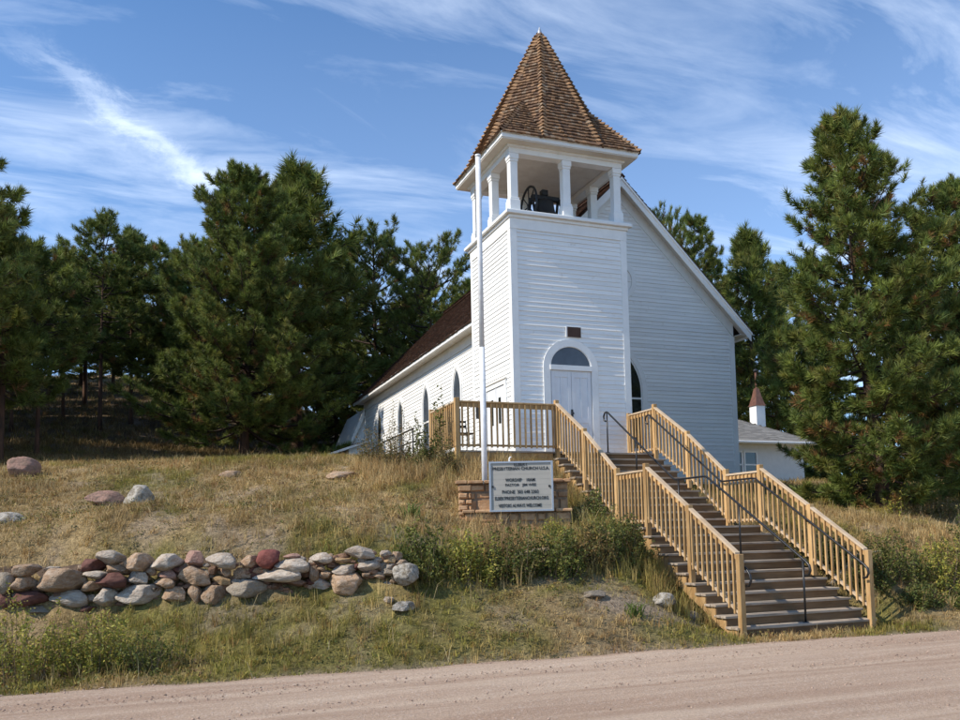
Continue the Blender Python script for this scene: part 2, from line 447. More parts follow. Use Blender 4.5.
WALL_ROCKS=[(-9.852,-4.479,1.107,0.316,0.295,'g'),(-9.554,-4.57,1.283,0.404,0.196,'t'),(-9.601,-4.551,1.079,0.382,0.229,'t'),(-9.101,-4.776,1.134,0.644,0.323,'t'),(-9.543,-4.597,0.864,0.491,0.218,'r'),(-9.84,-4.386,0.853,0.306,0.251,'r'),(-8.965,-4.706,0.855,0.6,0.24,'w'),(-8.686,-4.814,1.326,0.382,0.185,'r'),(-8.418,-4.982,1.419,0.426,0.201,'w'),(-8.813,-4.836,1.283,0.142,0.098,'t'),(-8.326,-4.978,1.254,0.327,0.135,'t'),(-8.599,-4.902,1.185,0.404,0.131,'w'),(-8.412,-5.032,1.097,0.447,0.218,'r'),(-8.688,-4.877,1.036,0.316,0.148,'t'),(-8.481,-4.98,0.861,0.382,0.258,'w'),(-9.73,-4.388,1.174,0.131,0.087,'w'),(-10.118,-4.256,1.205,0.262,0.218,'t'),(-10.167,-4.275,0.991,0.393,0.262,'w'),(-10.114,-4.228,0.813,0.349,0.196,'g'),(-9.21,-4.69,1.286,0.24,0.087,'w'),(-8.717,-4.811,0.699,0.327,0.109,'r'),(-9.312,-4.545,0.709,0.415,0.131,'g'),(-8.07,-5.113,1.356,0.352,0.243,'t'),(-7.687,-5.24,1.336,0.457,0.243,'w'),(-7.312,-5.33,1.388,0.314,0.243,'p'),(-6.954,-5.619,1.352,0.457,0.209,'w'),(-6.578,-5.639,1.33,0.25,0.171,'t'),(-6.338,-5.778,1.361,0.321,0.257,'R'),(-8.061,-5.071,1.126,0.362,0.209,'w'),(-7.895,-5.185,1.223,0.162,0.114,'t'),(-7.679,-5.224,1.165,0.29,0.138,'p'),(-7.701,-5.256,1.054,0.314,0.148,'t'),(-7.305,-5.358,1.137,0.471,0.281,'t'),(-7.423,-5.281,1.288,0.131,0.09,'t'),(-7.168,-5.419,1.291,0.1,0.057,'w'),(-7.08,-5.479,1.223,0.152,0.124,'b'),(-6.914,-5.46,1.182,0.209,0.124,'t'),(-6.948,-5.481,1.072,0.29,0.138,'o'),(-6.669,-5.554,1.153,0.305,0.195,'t'),(-6.607,-5.588,1.23,0.186,0.09,'t'),(-6.473,-5.681,1.214,0.162,0.105,'t'),(-6.771,-5.566,1.046,0.162,0.1,'w'),(-8.037,-5.103,0.902,0.614,0.257,'w'),(-7.578,-5.297,0.882,0.376,0.257,'t'),(-7.289,-5.386,0.857,0.243,0.281,'t'),(-7.058,-5.51,0.876,0.328,0.257,'t'),(-7.227,-5.308,0.654,0.219,0.148,'r'),(-6.631,-5.713,0.957,0.495,0.233,'g'),(-6.229,-5.834,1.224,0.124,0.081,'t'),(-8.255,-4.952,0.773,0.286,0.143,'b'),(-6.024,-5.897,1.391,0.253,0.076,'p'),(-6.014,-5.909,1.253,0.493,0.207,'w'),(-6.202,-5.834,1.107,0.721,0.187,'w'),(-5.633,-6.034,1.357,0.324,0.147,'w'),(-5.741,-5.902,1.282,0.182,0.137,'w'),(-5.728,-5.997,1.133,0.147,0.223,'t'),(-5.558,-6.034,1.134,0.212,0.096,'t'),(-5.639,-6.037,1.212,0.121,0.071,'t'),(-5.347,-6.101,1.312,0.334,0.096,'o'),(-5.314,-6.149,1.194,0.359,0.131,'w'),(-5.118,-6.234,1.433,0.435,0.172,'w'),(-5.055,-6.199,1.325,0.212,0.071,'w'),(-4.901,-6.31,1.31,0.172,0.096,'w'),(-5.012,-6.231,1.229,0.359,0.147,'w'),(-5.622,-5.933,0.971,0.334,0.212,'w'),(-5.292,-6.218,1.013,0.501,0.324,'t'),(-4.803,-6.389,1.402,0.172,0.096,'w'),(-4.727,-6.388,1.307,0.187,0.121,'o'),(-4.628,-6.361,1.359,0.162,0.147,'t'),(-4.561,-6.398,1.269,0.212,0.096,'t'),(-4.726,-6.38,1.224,0.162,0.086,'w'),(-4.699,-6.372,1.148,0.263,0.111,'g'),(-4.88,-6.319,1.102,0.197,0.096,'t'),(-4.801,-6.318,1.162,0.137,0.071,'w'),(-5.037,-6.278,1.119,0.162,0.071,'t'),(-5.018,-6.196,1.06,0.137,0.061,'t'),(-4.953,-6.19,0.994,0.197,0.096,'t'),(-4.785,-6.248,1.02,0.212,0.086,'b'),(-4.933,-6.212,0.924,0.238,0.071,'t'),(-4.736,-6.257,0.926,0.187,0.071,'t'),(-4.557,-6.517,1.122,0.384,0.314,'W'),(-5.937,-5.895,1.012,0.329,0.101,'b'),(-5.452,-6.013,1.25,0.202,0.101,'b')]
_c = np.array(CTL)


def _tps(r):
    return np.where(r > 1e-9, r * r * np.log(np.maximum(r, 1e-9)), 0)


def _fit():
    P = _c[:, :2] / 10
    K = _tps(np.hypot(*(P[:, None] - P[None]).transpose(2, 0, 1))) + np.eye(len(P)) * 4e-5
    Q = np.c_[np.ones(len(P)), P]
    A = np.block([[K, Q], [Q.T, np.zeros((3, 3))]])
    return P, np.linalg.solve(A, np.r_[_c[:, 2], 0, 0, 0])


_P, _W = _fit()


def road_edge(x):
    x = np.asarray(x, dtype=float)
    return -7.98 - .045 * (x + 3) + .20 * (fbm(x, x * 0, .9, 5, 4) - .5) * 2


def zg(x, y, rough=True):
    x = np.atleast_1d(np.asarray(x, dtype=float)); y = np.atleast_1d(np.asarray(y, dtype=float))
    X = np.clip(x, -75, 75); Y = np.clip(y, -9, 78)
    z = _W[-3] + _W[-2] * X / 10 + _W[-1] * Y / 10
    sh = X.shape; Xf = X.ravel() / 10; Yf = Y.ravel() / 10; zz = np.zeros(len(Xf))
    for i in range(len(_P)):
        zz += _W[i] * _tps(np.hypot(Xf - _P[i, 0], Yf - _P[i, 1]))
    z = z + zz.reshape(sh)
    if rough:
        amp = np.clip((y + 7.6) / 1.5, 0, 1)
        z = z + amp * (.10 * (fbm(x, y, .8, 1, 4) - .5) + .07 * (fbm(x, y, 3.2, 2, 3) - .5))
    e = road_edge(x)
    t = np.clip((y - e) / .45, 0, 1)
    z = np.where(y < e, -.03, -.03 * (1 - t) + np.maximum(z, .0) * t)
    return z


def z1(x, y):
    return float(zg(x, y)[0])


def green(x, y):
    """how green the turf is, 0 dry tan .. 1 green"""
    g = fbm(x, y, .55, 21, 4) * 1.0 + .35 * (fbm(x, y, 2.4, 31, 3) - .5)
    g = (g - .46) * 4.2 + .26
    # the verge above the road and the hollow in front of the stone wall are greener
    g = g + .16 * np.exp(-((y + 7.2) / .9) ** 2) + .25 * np.exp(-(((x + 9) / 2.5) ** 2 + ((y + 6.5) / 1.2) ** 2))
    g = g - .25 * np.clip((y + 1.5) / 3, 0, 1)
    return np.clip(g, 0, 1)


def bare(x, y):
    b = np.exp(-(((x + 1.2) / .75) ** 2 + ((y + 7.1) / .32) ** 2)) * 1.3
    b = b + np.clip(1 - (y - road_edge(x)) / .35, 0, 1) * .9
    b = b + np.clip((fbm(x, y, 1.3, 44, 3) - .57) * 5, 0, 1) * .6
    return np.clip(b, 0, 1)


def axis(lo, hi, core0, core1, fine, grow):
    a = list(np.arange(core0, core1, fine))
    s = fine; p = core0
    left = []
    while p > lo: s *= grow; p -= s; left.append(p)
    s = fine; p = a[-1]; right = []
    while p < hi: s *= grow; p += s; right.append(p)
    return np.array(left[::-1] + a + right)


def build_terrain():
    gx = axis(-700, 700, -15, 9, .11, 1.09); gy = axis(-300, 900, -8.8, 5, .10, 1.09)
    X, Y = np.meshgrid(gx, gy, indexing='ij')
    Z = zg(X, Y)
    # far land: keeps level and falls away a little beyond the wooded hill
    far = np.clip((np.hypot(X, Y - 20) - 75) / 120, 0, 1)
    Z = Z * (1 - far) + (4 + 3 * fbm(X, Y, .01, 3, 3)) * far
    Z = np.where(Y < -8.6, np.where(Y < -16.5, .25 + .1 * fbm(X, Y, .5, 8, 3), -.03), Z)
    V = np.stack([X, Y, Z], -1).reshape(-1, 3)
    ny = len(gy)
    i = np.arange((len(gx) - 1) * (ny - 1)); a = (i // (ny - 1)) * ny + i % (ny - 1)
    F = np.stack([a, a + ny, a + ny + 1, a + 1], -1)
    x, y = V[:, 0], V[:, 1]
    g = green(x, y)[:, None]; b = bare(x, y)[:, None]
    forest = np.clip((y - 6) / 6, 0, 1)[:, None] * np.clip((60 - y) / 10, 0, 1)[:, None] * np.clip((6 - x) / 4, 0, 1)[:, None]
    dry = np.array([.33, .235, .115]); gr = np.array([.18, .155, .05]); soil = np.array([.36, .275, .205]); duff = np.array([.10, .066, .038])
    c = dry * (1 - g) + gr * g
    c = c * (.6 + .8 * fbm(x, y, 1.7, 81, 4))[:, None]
    c = c * (1 - forest * .92) + duff * .75 * forest * .92  # needle litter brown, darkened further to deepen the shade of the wood
    c = c * (1 - b * .8) + soil * b * .8
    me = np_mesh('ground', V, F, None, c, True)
    m = bpy.data.materials.new('turf_soil'); m.use_nodes = True
    w = NT(m.node_tree); bs = w.N['Principled BSDF']
    co = w.n('ShaderNodeTexCoord').outputs['Object']
    at = w.n('ShaderNodeAttribute', attribute_name='col').outputs['Color']
    n1 = w.ramp(w.noise(co, 14, 6, .7), [(.3, .45), (.7, 1.35)])
    n2 = w.ramp(w.noise(w.mapping(co, (1, 1, 1)), 60, 4, .7), [(.3, .6), (.7, 1.3)])
    cc = w.mix(1.0, at, n1, 'MULTIPLY'); cc = w.mix(1.0, cc, n2, 'MULTIPLY')
    w.L.new(cc, bs.inputs['Base Color']); bs.inputs['Roughness'].default_value = 1.0; bs.inputs['Specular IOR Level'].default_value = .1
    bp = w.n('ShaderNodeBump'); bp.inputs['Strength'].default_value = 1; bp.inputs['Distance'].default_value = .05
    w.L.new(w.noise(co, 22, 7, .7), bp.inputs['Height']); w.L.new(bp.outputs[0], bs.inputs['Normal'])
    me.materials.append(m)
    setp(link('ground', me), 'sloping ground of dry tan and green turf rising from the road to the church', kind='structure')
    # gravel road: a sheet of its own with shallow ruts
    gx = axis(-250, 250, -12, 6, .09, 1.12); ty = np.r_[np.linspace(0, 3.2, 40), np.linspace(3.4, 8.3, 22)]
    X, T_ = np.meshgrid(gx, ty, indexing='ij')
    Y = road_edge(X) + .06 - T_
    rut = .022 * np.sin(T_ * 5.1 + .6 * np.sin(X * .2)) + .02 * (fbm(X * .4, Y * 3, 1.2, 9, 3) - .5)
    Z = .004 + np.clip(T_ / .5, 0, 1) * (.02 + rut) + .02 * np.clip(T_ / 4, 0, 1)
    V = np.stack([X, Y, Z], -1).reshape(-1, 3); ny = len(ty)
    i = np.arange((len(gx) - 1) * (ny - 1)); a = (i // (ny - 1)) * ny + i % (ny - 1)
    F = np.stack([a, a + 1, a + ny + 1, a + ny], -1)
    rm = bpy.data.materials.new('pink_gravel'); rm.use_nodes = True
    w = NT(rm.node_tree); bs = w.N['Principled BSDF']
    co = w.n('ShaderNodeTexCoord').outputs['Object']
    band = w.ramp(w.noise(w.mapping(co, (.10, 1.4, 1), (0, 0, R(2.6))), 1.6, 5, .6, .2), [(.38, 0.0), (.62, 1.0)])
    base = w.mix(band, (.40, .275, .195), (.54, .405, .30))
    grit = w.ramp(w.noise(co, 38, 8, .75), [(.25, .55), (.75, 1.30)])
    base = w.mix(1.0, base, grit, 'MULTIPLY')
    vor = w.n('ShaderNodeTexVoronoi'); w.L.new(co, vor.inputs['Vector']); vor.inputs['Scale'].default_value = 55
    base = w.mix(w.math('MULTIPLY', w.ramp(vor.outputs['Color'], [(.72, 0.0), (.9, 1.0)]), .35), base, (.60, .52, .46))
    w.L.new(base, bs.inputs['Base Color']); bs.inputs['Roughness'].default_value = .95; bs.inputs['Specular IOR Level'].default_value = .15
    bp = w.n('ShaderNodeBump'); bp.inputs['Strength'].default_value = 1; bp.inputs['Distance'].default_value = .02
    w.L.new(w.noise(co, 45, 7, .75), bp.inputs['Height']); w.L.new(bp.outputs[0], bs.inputs['Normal'])
    me = np_mesh('gravel_road', V, F, rm, None, True)
    setp(link('gravel_road', me), 'pinkish gravel road running along the foot of the slope', kind='structure')


build_terrain()


# ------------------------------------------------------------------ church
def arc(cx, cz, r, a0, a1, n, rz=None):
    rz = rz or r
    return [(cx + r * math.cos(R(a0 + (a1 - a0) * i / n)), cz + rz * math.sin(R(a0 + (a1 - a0) * i / n))) for i in range(n + 1)]


def gothic(cx, zb, zs, za, hw, n=7):
    """open outline bottom-right -> apex -> bottom-left of a lancet"""
    h = za - zs
    k = (h * h - hw * hw) / (2 * hw)          # arc centres lie k beyond the middle
    r = hw + k
    a = math.degrees(math.atan2(h, k))
    right = [(cx - k + r * math.cos(R(a * i / n)), zs + r * math.sin(R(a * i / n))) for i in range(n + 1)]
    left = [(2 * cx - x, z) for x, z in right[::-1]][1:]
    return [(cx + hw, zb)] + right + left + [(cx - hw, zb)]


def span_of(poly, z):
    xs = []
    k = len(poly)
    for i in range(k):
        (x0, y0), (x1, y1) = poly[i], poly[(i + 1) % k]
        if (y0 - z) * (y1 - z) <= 0 and y0 != y1:
            xs.append(x0 + (x1 - x0) * (z - y0) / (y1 - y0))
    return (min(xs), max(xs)) if xs else None


def siding(parent, fr, z0, z1, ul, uh, holes=(), ex=.112, joined=False):
    """clapboards: every course is a board object; ul, uh give the ends at a height"""
    k = 0
    z = z0
    rest = MB()
    while z < z1 - .02:
        zt = min(z + ex, z1)
        segs = [(ul(z), uh(z), ul(zt), uh(zt))]
        for h in holes:
            sp = span_of(h, (z + zt) / 2)
            if not sp: continue
            ns = []
            for a0, a1, b0, b1 in segs:
                if sp[1] <= a0 or sp[0] >= a1: ns.append((a0, a1, b0, b1)); continue
                if sp[0] > a0 + .02: ns.append((a0, sp[0], b0, sp[0]))
                if sp[1] < a1 - .02: ns.append((sp[1], a1, sp[1], b1))
            segs = ns
        for a0, a1, b0, b1 in segs:
            if a1 - a0 < .03: continue
            mb = rest if (joined or a1 - a0 < .62) else MB()
            cuts = [0, 1]
            for c0, c1 in zip(cuts, cuts[1:]):
                A0, A1 = a0 + (a1 - a0) * c0, a0 + (a1 - a0) * c1 - (.003 if c1 < 1 else 0)
                B0, B1 = b0 + (b1 - b0) * c0, b0 + (b1 - b0) * c1 - (.003 if c1 < 1 else 0)
                o = .021 + random.uniform(-.003, .004); dz = random.uniform(-.0015, .0015)
                vs = [fr.p(A0, z + dz, .0), fr.p(A1, z + dz, .0), fr.p(A1, z + dz, o), fr.p(A0, z + dz, o),
                      fr.p(B0, zt + .003, .0), fr.p(B1, zt + .003, .0), fr.p(B1, zt + .003, .004), fr.p(B0, zt + .003, .004)]
                mb.hexa(vs)
            if mb is not rest: mb.build('siding_board', BOARD, parent)
        z = zt; k += 1
    if rest.v: setp(rest.build('siding_boards' if joined else 'short_siding_boards', BOARD, parent), kind='stuff')


CH = thing('church', (1.5, 0, 3.2), 'white clapboard church with open belfry, shingled spire and steep gable', 'church')
FX, DY = 3.1, 2.713                     # tower front width and depth
NL, NR, NC, NB = .62, 8.32, 4.47, 18.0  # nave left, right, centre, back
EZ, ET, PIT = 7.5, .22, .993            # eave height, eave tip x, roof pitch


def rz(x):                              # roof top surface at x
    return EZ + (min(x, 2 * NC - x) - ET) * PIT


FF = Fr((0, 0, 0), (1, 0, 0), (0, 0, 1), (0, -1, 0))           # tower front (u = x)
FL = Fr((0, 0, 0), (0, 1, 0), (0, 0, 1), (-1, 0, 0))           # tower left (u = y)
FRt = Fr((FX, 0, 0), (0, 1, 0), (0, 0, 1), (1, 0, 0))
NF = Fr((0, DY, 0), (1, 0, 0), (0, 0, 1), (0, -1, 0))
NLf = Fr((NL, 0, 0), (0, 1, 0), (0, 0, 1), (-1, 0, 0))
NRf = Fr((NR, 0, 0), (0, 1, 0), (0, 0, 1), (1, 0, 0))


def build_church():
    # ---- tower shell
    tw = MB().box(0, FX, 0, DY, 2.3, 9.17).build('tower_wall', WHITE, CH)
    # door opening outline (siding stops at the casing)
    door_hole = [(.74, 2.5), (2.20, 2.5), (2.20, 5.61)] + arc(1.47, 5.61, .73, 0, 180, 14, .69)[1:] + [(.74, 5.61)]
    plaq = [(1.36, 6.35), (1.78, 6.35), (1.78, 6.63), (1.36, 6.63)]
    siding(tw, FF, 3.46, 8.91, lambda z: .14, lambda z: FX - .14, (door_hole, plaq))
    side_door = [(.42, 2.5), (1.85, 2.5), (1.85, 5.36), (.42, 5.36)]
    siding(tw, FL, 3.46, 8.91, lambda z: .14, lambda z: DY - .14, (side_door,))
    for fr, w in ((FF, FX), (FL, DY), (FRt, DY)):
        for a in (0, w - .145):
            lo = -.028 if (a == 0 and fr is FF) else 0
            hi = .028 if (a > 0 and fr is FF) else 0
            MB().box(a + lo, a + .145 + hi, 2.9, 8.91, .0, .028, fr).build('corner_board', WHITE, tw)
    for fr, w, e in ((FF, FX, .034), (FL, DY, 0), (FRt, DY, 0)):
        MB().box(-e, w + e, 8.912, 9.168, 0, .034, fr).build('frieze_board', WHITE, tw)
    siding(tw, FRt, 3.46, 8.91, lambda z: .14, lambda z: DY - .14, joined=True)
    # cornice / belfry sill
    MB().box(-.07, FX + .07, -.07, DY + .07, 9.17, 9.245).box(-.15, FX + .15, -.15, DY + .15, 9.248, 9.325).box(-.13, FX + .13, -.13, DY + .13, 9.327, 9.345).build('belfry_sill', WHITE, CH, bevel=.006)
    # ---- front door
    dr = MB().box(.93, 2.01, 3.46, 5.54, .003, .02, FF).build('front_door', DOORP, CH)
    for x0 in (.95, 1.48):
        for a, b, z0, z1 in ((0, .08, 3.50, 5.50), (.43, .51, 3.50, 5.50)):
            MB().box(x0 + a, x0 + b, z0, z1, .021, .038, FF).build('stile', DOORP, dr)
        for z0, z1 in ((3.50, 3.68), (4.28, 4.40), (5.38, 5.50)):
            MB().box(x0 + .082, x0 + .428, z0, z1, .021, .036, FF).build('rail', DOORP, dr)
        MB().box(x0 + .235, x0 + .275, 4.402, 5.378, .021, .036, FF).build('muntin', DOORP, dr)
        MB().box(x0 + .235, x0 + .275, 3.682, 4.278, .021, .036, FF).build('muntin', DOORP, dr)
    MB().box(1.44, 1.49, 4.42, 4.60, .038, .06, FF).tube([FF.p(1.465, 4.5, .06), FF.p(1.465, 4.5, .11)], .028, 10).build('door_handle', IRON, dr)
    cs = MB()
    outer = [(2.20, 3.46), (2.20, 5.61)] + arc(1.47, 5.61, .73, 0, 180, 20, .69)[1:-1] + [(.74, 5.61), (.74, 3.46)]
    inner = [(2.025, 3.46), (2.025, 5.61)] + arc(1.47, 5.61, .555, 0, 180, 20, .52)[1:-1] + [(.915, 5.61), (.915, 3.46)]
    cs.ring(outer, inner, 0, .05, FF)
    cas = cs.build('door_casing', WHITE, CH)
    fan = MB().prism(arc(1.47, 5.63, .54, 0, 180, 24, .505), .004, .016, FF).build('fanlight', GLASSP, CH)
    MB().ring([(x, z) for x, z in arc(1.47, 5.63, .556, 0, 180, 24, .52)], arc(1.47, 5.63, .525, 0, 180, 24, .49), .004, .036, FF).build('fanlight_frame', WHITE, fan)
    MB().box(.915, 2.025, 5.545, 5.665, .004, .075, FF).build('transom', WHITE, CH)
    pq = MB().box(1.405, 1.765, 6.365, 6.615, .01, .05, FF).build('plaque', BROWNP, CH)
    setp(pq, 'dark brown plaque over the door')
    MB().ring([(1.77, 6.36), (1.77, 6.62), (1.365, 6.62), (1.365, 6.36)], [(1.762, 6.368), (1.762, 6.612), (1.405, 6.612), (1.405, 6.368)], .01, .04, FF, True).build('plaque_frame', WHITE, pq)
    # ---- side door of the tower
    sd = MB().box(.55, 1.72, 3.46, 5.25, .003, .022, FL).build('side_door', DOORP, CH)
    MB().box(.80, .93, 4.35, 4.98, .024, .036, FL).build('pane', DARKGL, sd)
    MB().box(1.30, 1.43, 4.35, 4.98, .024, .036, FL).build('pane', DARKGL, sd)
    MB().box(1.10, 1.16, 3.46, 5.24, .024, .034, FL).build('meeting_stile', DOORP, sd)
    sc = MB().box(.42, .545, 3.46, 5.255, .0, .045, FL).box(1.725, 1.85, 3.46, 5.255, .0, .045, FL).box(.42, 1.85, 5.258, 5.37, .0, .05, FL)
    sc.build('side_door_casing', WHITE, CH)
    MB().box(.40, 1.87, 5.372, 5.40, .0, .075, FL).build('drip_cap', SOFFIT, CH)
    MB().box(2.30, 2.36, 4.65, 5.05, .02, .09, FL).build('lantern_bracket', IRON, CH)

    # ---- belfry
    ZB, ZC = 9.345, 10.80
    col = MB()
    for h0, h1, r in ((0, .30, .135), (.30, .36, .12), (.36, ZC - ZB - .20, .098), (ZC - ZB - .20, ZC - ZB - .14, .112), (ZC - ZB - .14, ZC - ZB - .002, .128)):
        col.box(-r, r, -r, r, h0, h1)
    cm = col.mesh('belfry_column', WHITE)
    cin = .14
    xs = (cin, FX / 2, FX - cin); ys = (cin, DY / 2, DY - cin)
    for x in xs:
        for y in ys:
            if x == xs[1] and y == ys[1]: continue
            o = link('belfry_column', cm, CH, (x, y, ZB))
            bv = o.modifiers.new('bevel', 'BEVEL'); bv.width = .008; bv.segments = 1
    ar = MB()
    ar.box(0.01, FX - .01, .01, .26, ZC, 10.98).box(.01, FX - .01, DY - .26, DY - .01, ZC, 10.98).box(.01, .26, .262, DY - .262, ZC, 10.98).box(FX - .26, FX - .01, .262, DY - .262, ZC, 10.98)
    ar.build('architrave', WHITE, CH)
    MB().box(.27, FX - .27, .27, DY - .27, 10.90, 10.94).build('belfry_ceiling', SOFFIT, CH)
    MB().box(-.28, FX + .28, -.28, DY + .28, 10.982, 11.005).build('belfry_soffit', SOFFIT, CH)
    MB().box(-.05, FX + .05, -.05, DY + .05, 10.93, 10.981).build('bed_moulding', WHITE, CH)
    MB().box(-.30, FX + .30, -.30, DY + .30, 11.007, 11.11).box(-.325, FX + .325, -.325, DY + .325, 11.112, 11.14).build('cornice', WHITE, CH, bevel=.006)
    MB().box(.3, FX - .3, .3, DY - .3, 9.346, 9.36).build('belfry_deck', BROWNP, CH)

    # ---- nave walls
    nw = MB()
    poly = [(NL, 2.4), (NR, 2.4), (NR, rz(NR) - .12), (NC, rz(NC) - .12), (NL, rz(NL) - .12)]
    nw.prism(poly, 0, -(NB - DY), NF)
    nave = nw.build('nave_wall', WHITE, CH)
    fz = .26                                    # frieze width along the rake
    cosr = 1 / math.sqrt(1 + PIT * PIT)

    def rk_lo(z): return max(NL + .0, ET + (z - EZ + .10 + fz / cosr) / PIT)

    def rk_hi(z): return min(NR - .14, 2 * NC - rk_lo(z))
    gw = gothic(NC, 4.0, 5.62, 6.98, .79)
    rw = arc(NC, 8.83, .56, 0, 360, 24)
    zsplit = 3.0 + .112 * 55
    siding(nave, NF, 3.0, zsplit, lambda z: FX + .004, rk_hi, (gw, rw))
    siding(nave, NF, zsplit, rz(NC) - .55, rk_lo, rk_hi, (rw,))
    wy = (5.78, 8.92, 12.12, 15.30)
    lan = [gothic(y, 4.0, 5.98, 6.80, .44) for y in wy]
    siding(nave, NLf, 3.3, 7.12, lambda z: DY + .14, lambda z: NB - .16, lan)
    siding(nave, NRf, 3.0, 7.12, lambda z: DY + .14, lambda z: NB - .14, joined=True)
    MB().box(NR - .14, NR + .028, 2.6, 7.42, 0, .028, NF).build('corner_board', WHITE, nave)
    MB().box(DY, DY + .14, 2.6, 7.12, 0, .028, NRf).build('corner_board', WHITE, nave)
    MB().box(DY - .028, DY + .14, 2.6, 7.12, 0, .028, NLf).build('corner_board', WHITE, nave)
    MB().box(NB - .16, NB, 3.0, 7.12, 0, .03, NLf).build('corner_board', WHITE, nave)
    for fr in (NLf, NRf):
        MB().box(DY - .03, NB, 7.122, 7.415, 0, .034, fr).build('frieze_board', WHITE, nave)
    # ---- front gable trim
    for s in (0, 1):
        def X(x): return x if not s else 2 * NC - x
        def par(t0, t1, x0, x1):                # parallelogram following the rake, t measured square to the slope
            a, b = t0 / cosr, t1 / cosr
            p = [(X(x0), rz(x0) - b), (X(x1), rz(x1) - b), (X(x1), rz(x1) - a), (X(x0), rz(x0) - a)]
            return p if not s else p[::-1]
        MB().prism(par(.075, .075 + fz, NL, NC), .0, .036, NF).build('rake_frieze', WHITE, nave)
        yo = .36
        MB().prism(par(.0, .045, ET - .02, NC), .0, yo + .03, NF).prism(par(.046, .19, ET, NC), yo - .03, yo, NF).build('barge_board', WHITE, CH)
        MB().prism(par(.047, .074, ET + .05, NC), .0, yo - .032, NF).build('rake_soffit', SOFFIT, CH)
        # eave: box gutter fascia and flat soffit
        xw = NL if not s else NR
        xe = X(ET)
        a, b = sorted((xe, xw))
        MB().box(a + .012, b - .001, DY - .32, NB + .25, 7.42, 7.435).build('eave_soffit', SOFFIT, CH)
        f0, f1 = (xe - .03, xe + .01) if not s else (xe - .01, xe + .03)
        MB().box(f0, f1, DY - .33, NB + .28, 7.36, 7.53).build('fascia_gutter', WHITE, CH, bevel=.01)
    # ---- round window high in the gable
    rwin = MB().prism(arc(NC, 8.83, .42, 0, 360, 28)[:-1], .004, .015, NF).build('round_window', WHITE, CH)
    MB().ring(arc(NC, 8.83, .57, 0, 360, 32)[:-1], arc(NC, 8.83, .415, 0, 360, 32)[:-1], .0, .05, NF, True).build('frame', WHITE, rwin)
    MB().box(NC - .02, NC + .02, 8.42, 9.24, .016, .034, NF).box(NC - .41, NC - .022, 8.81, 8.85, .016, .033, NF).box(NC + .022, NC + .41, 8.81, 8.85, .016, .033, NF).build('muntin', WHITE, rwin)

    def lancet(fr, cx, zb, zs, za, hw, tw_, glass, dbl, name):
        gl = gothic(cx, zb, zs, za, hw)
        wn = MB().prism(gl, .003, .012, fr).build(name, glass, CH)
        MB().ring(gothic(cx, zb - .02, zs, za + tw_ * 1.25, hw + tw_), gothic(cx, zb - .02, zs, za - .02, hw - .02), .0, .048, fr).build('frame', WHITE, wn)
        MB().ring(gothic(cx, zb, zs, za - .02, hw - .025), gothic(cx, zb, zs, za - .09, hw - .065), .013, .030, fr).build('sash', WHITE, wn)
        zm = zb + (za - zb) * .50
        MB().box(cx - hw + .04, cx + hw - .04, zm - .025, zm + .025, .013, .036, fr).build('meeting_rail', WHITE, wn)
        if dbl:
            MB().box(cx - .03, cx + .03, zb, za - .12, .013, .034, fr).build('mullion', WHITE, wn)
        MB().box(cx - hw - tw_ - .04, cx + hw + tw_ + .04, zb - .09, zb - .02, .0, .09, fr).build('sill', WHITE, wn)
        return wn
    lancet(NF, NC, 4.0, 5.62, 6.85, .66, .14, DARKGL, False, 'gable_window')
    for k, y in enumerate(wy):
        lancet(NLf, y, 4.15, 5.98, 6.72, .37, .10, GLASSP if k < 3 else GLASSW, False, 'lancet_window')

    # ---- rear additions at the back left corner
    ra = Fr((0, 18.02, 0), (1, 0, 0), (0, 0, 1), (0, -1, 0))
    rw_ = MB().prism([(.12, 4.3), (3.5, 4.3), (3.5, 7.0), (.62, 7.0), (.05, 5.9)], 0, -3.2, ra).build('rear_wing', WHITE, CH)
    MB().prism([(-.12, 5.60), (.0, 5.60), (.70, 7.08), (.58, 7.20)], .18, -3.4, ra).prism([(.60, 7.10), (3.5, 7.10), (3.5, 7.2), (.585, 7.2)], .18, -3.4, ra).build('wing_roof_edge', WHITE, rw_)
    z = 4.4
    siding(rw_, Fr((0, 18.02, 0), (1, 0, 0), (0, 0, 1), (0, -1, 0)), 4.3, 6.9, lambda z: .12 + max(0, z - 5.9) * .5, lambda z: .9)
    sh = MB().prism([(-.28, 4.0), (1.15, 4.0), (1.15, 5.88), (-.28, 5.42)], .9, .005, ra).build('lean_to', WHITE, CH)
    MB().prism([(-1.15, 5.06), (1.2, 5.88), (1.2, 5.99), (-1.15, 5.17)], 1.15, -.6, ra).build('lean_to_roof', WHITE, sh)
    MB().prism([(-1.12, 5.172), (1.2, 5.992), (1.2, 6.01), (-1.12, 5.19)], 1.17, -.6, ra).build('roof_felt', ASPH, sh)
    MB().box(-1.08, -1.0, .98, 1.06, 3.9, 5.07, Fr((0, 18.02, 0), (1, 0, 0), (0, -1, 0), (0, 0, 1))).build('lean_to_post', WHITE, sh)


build_church()


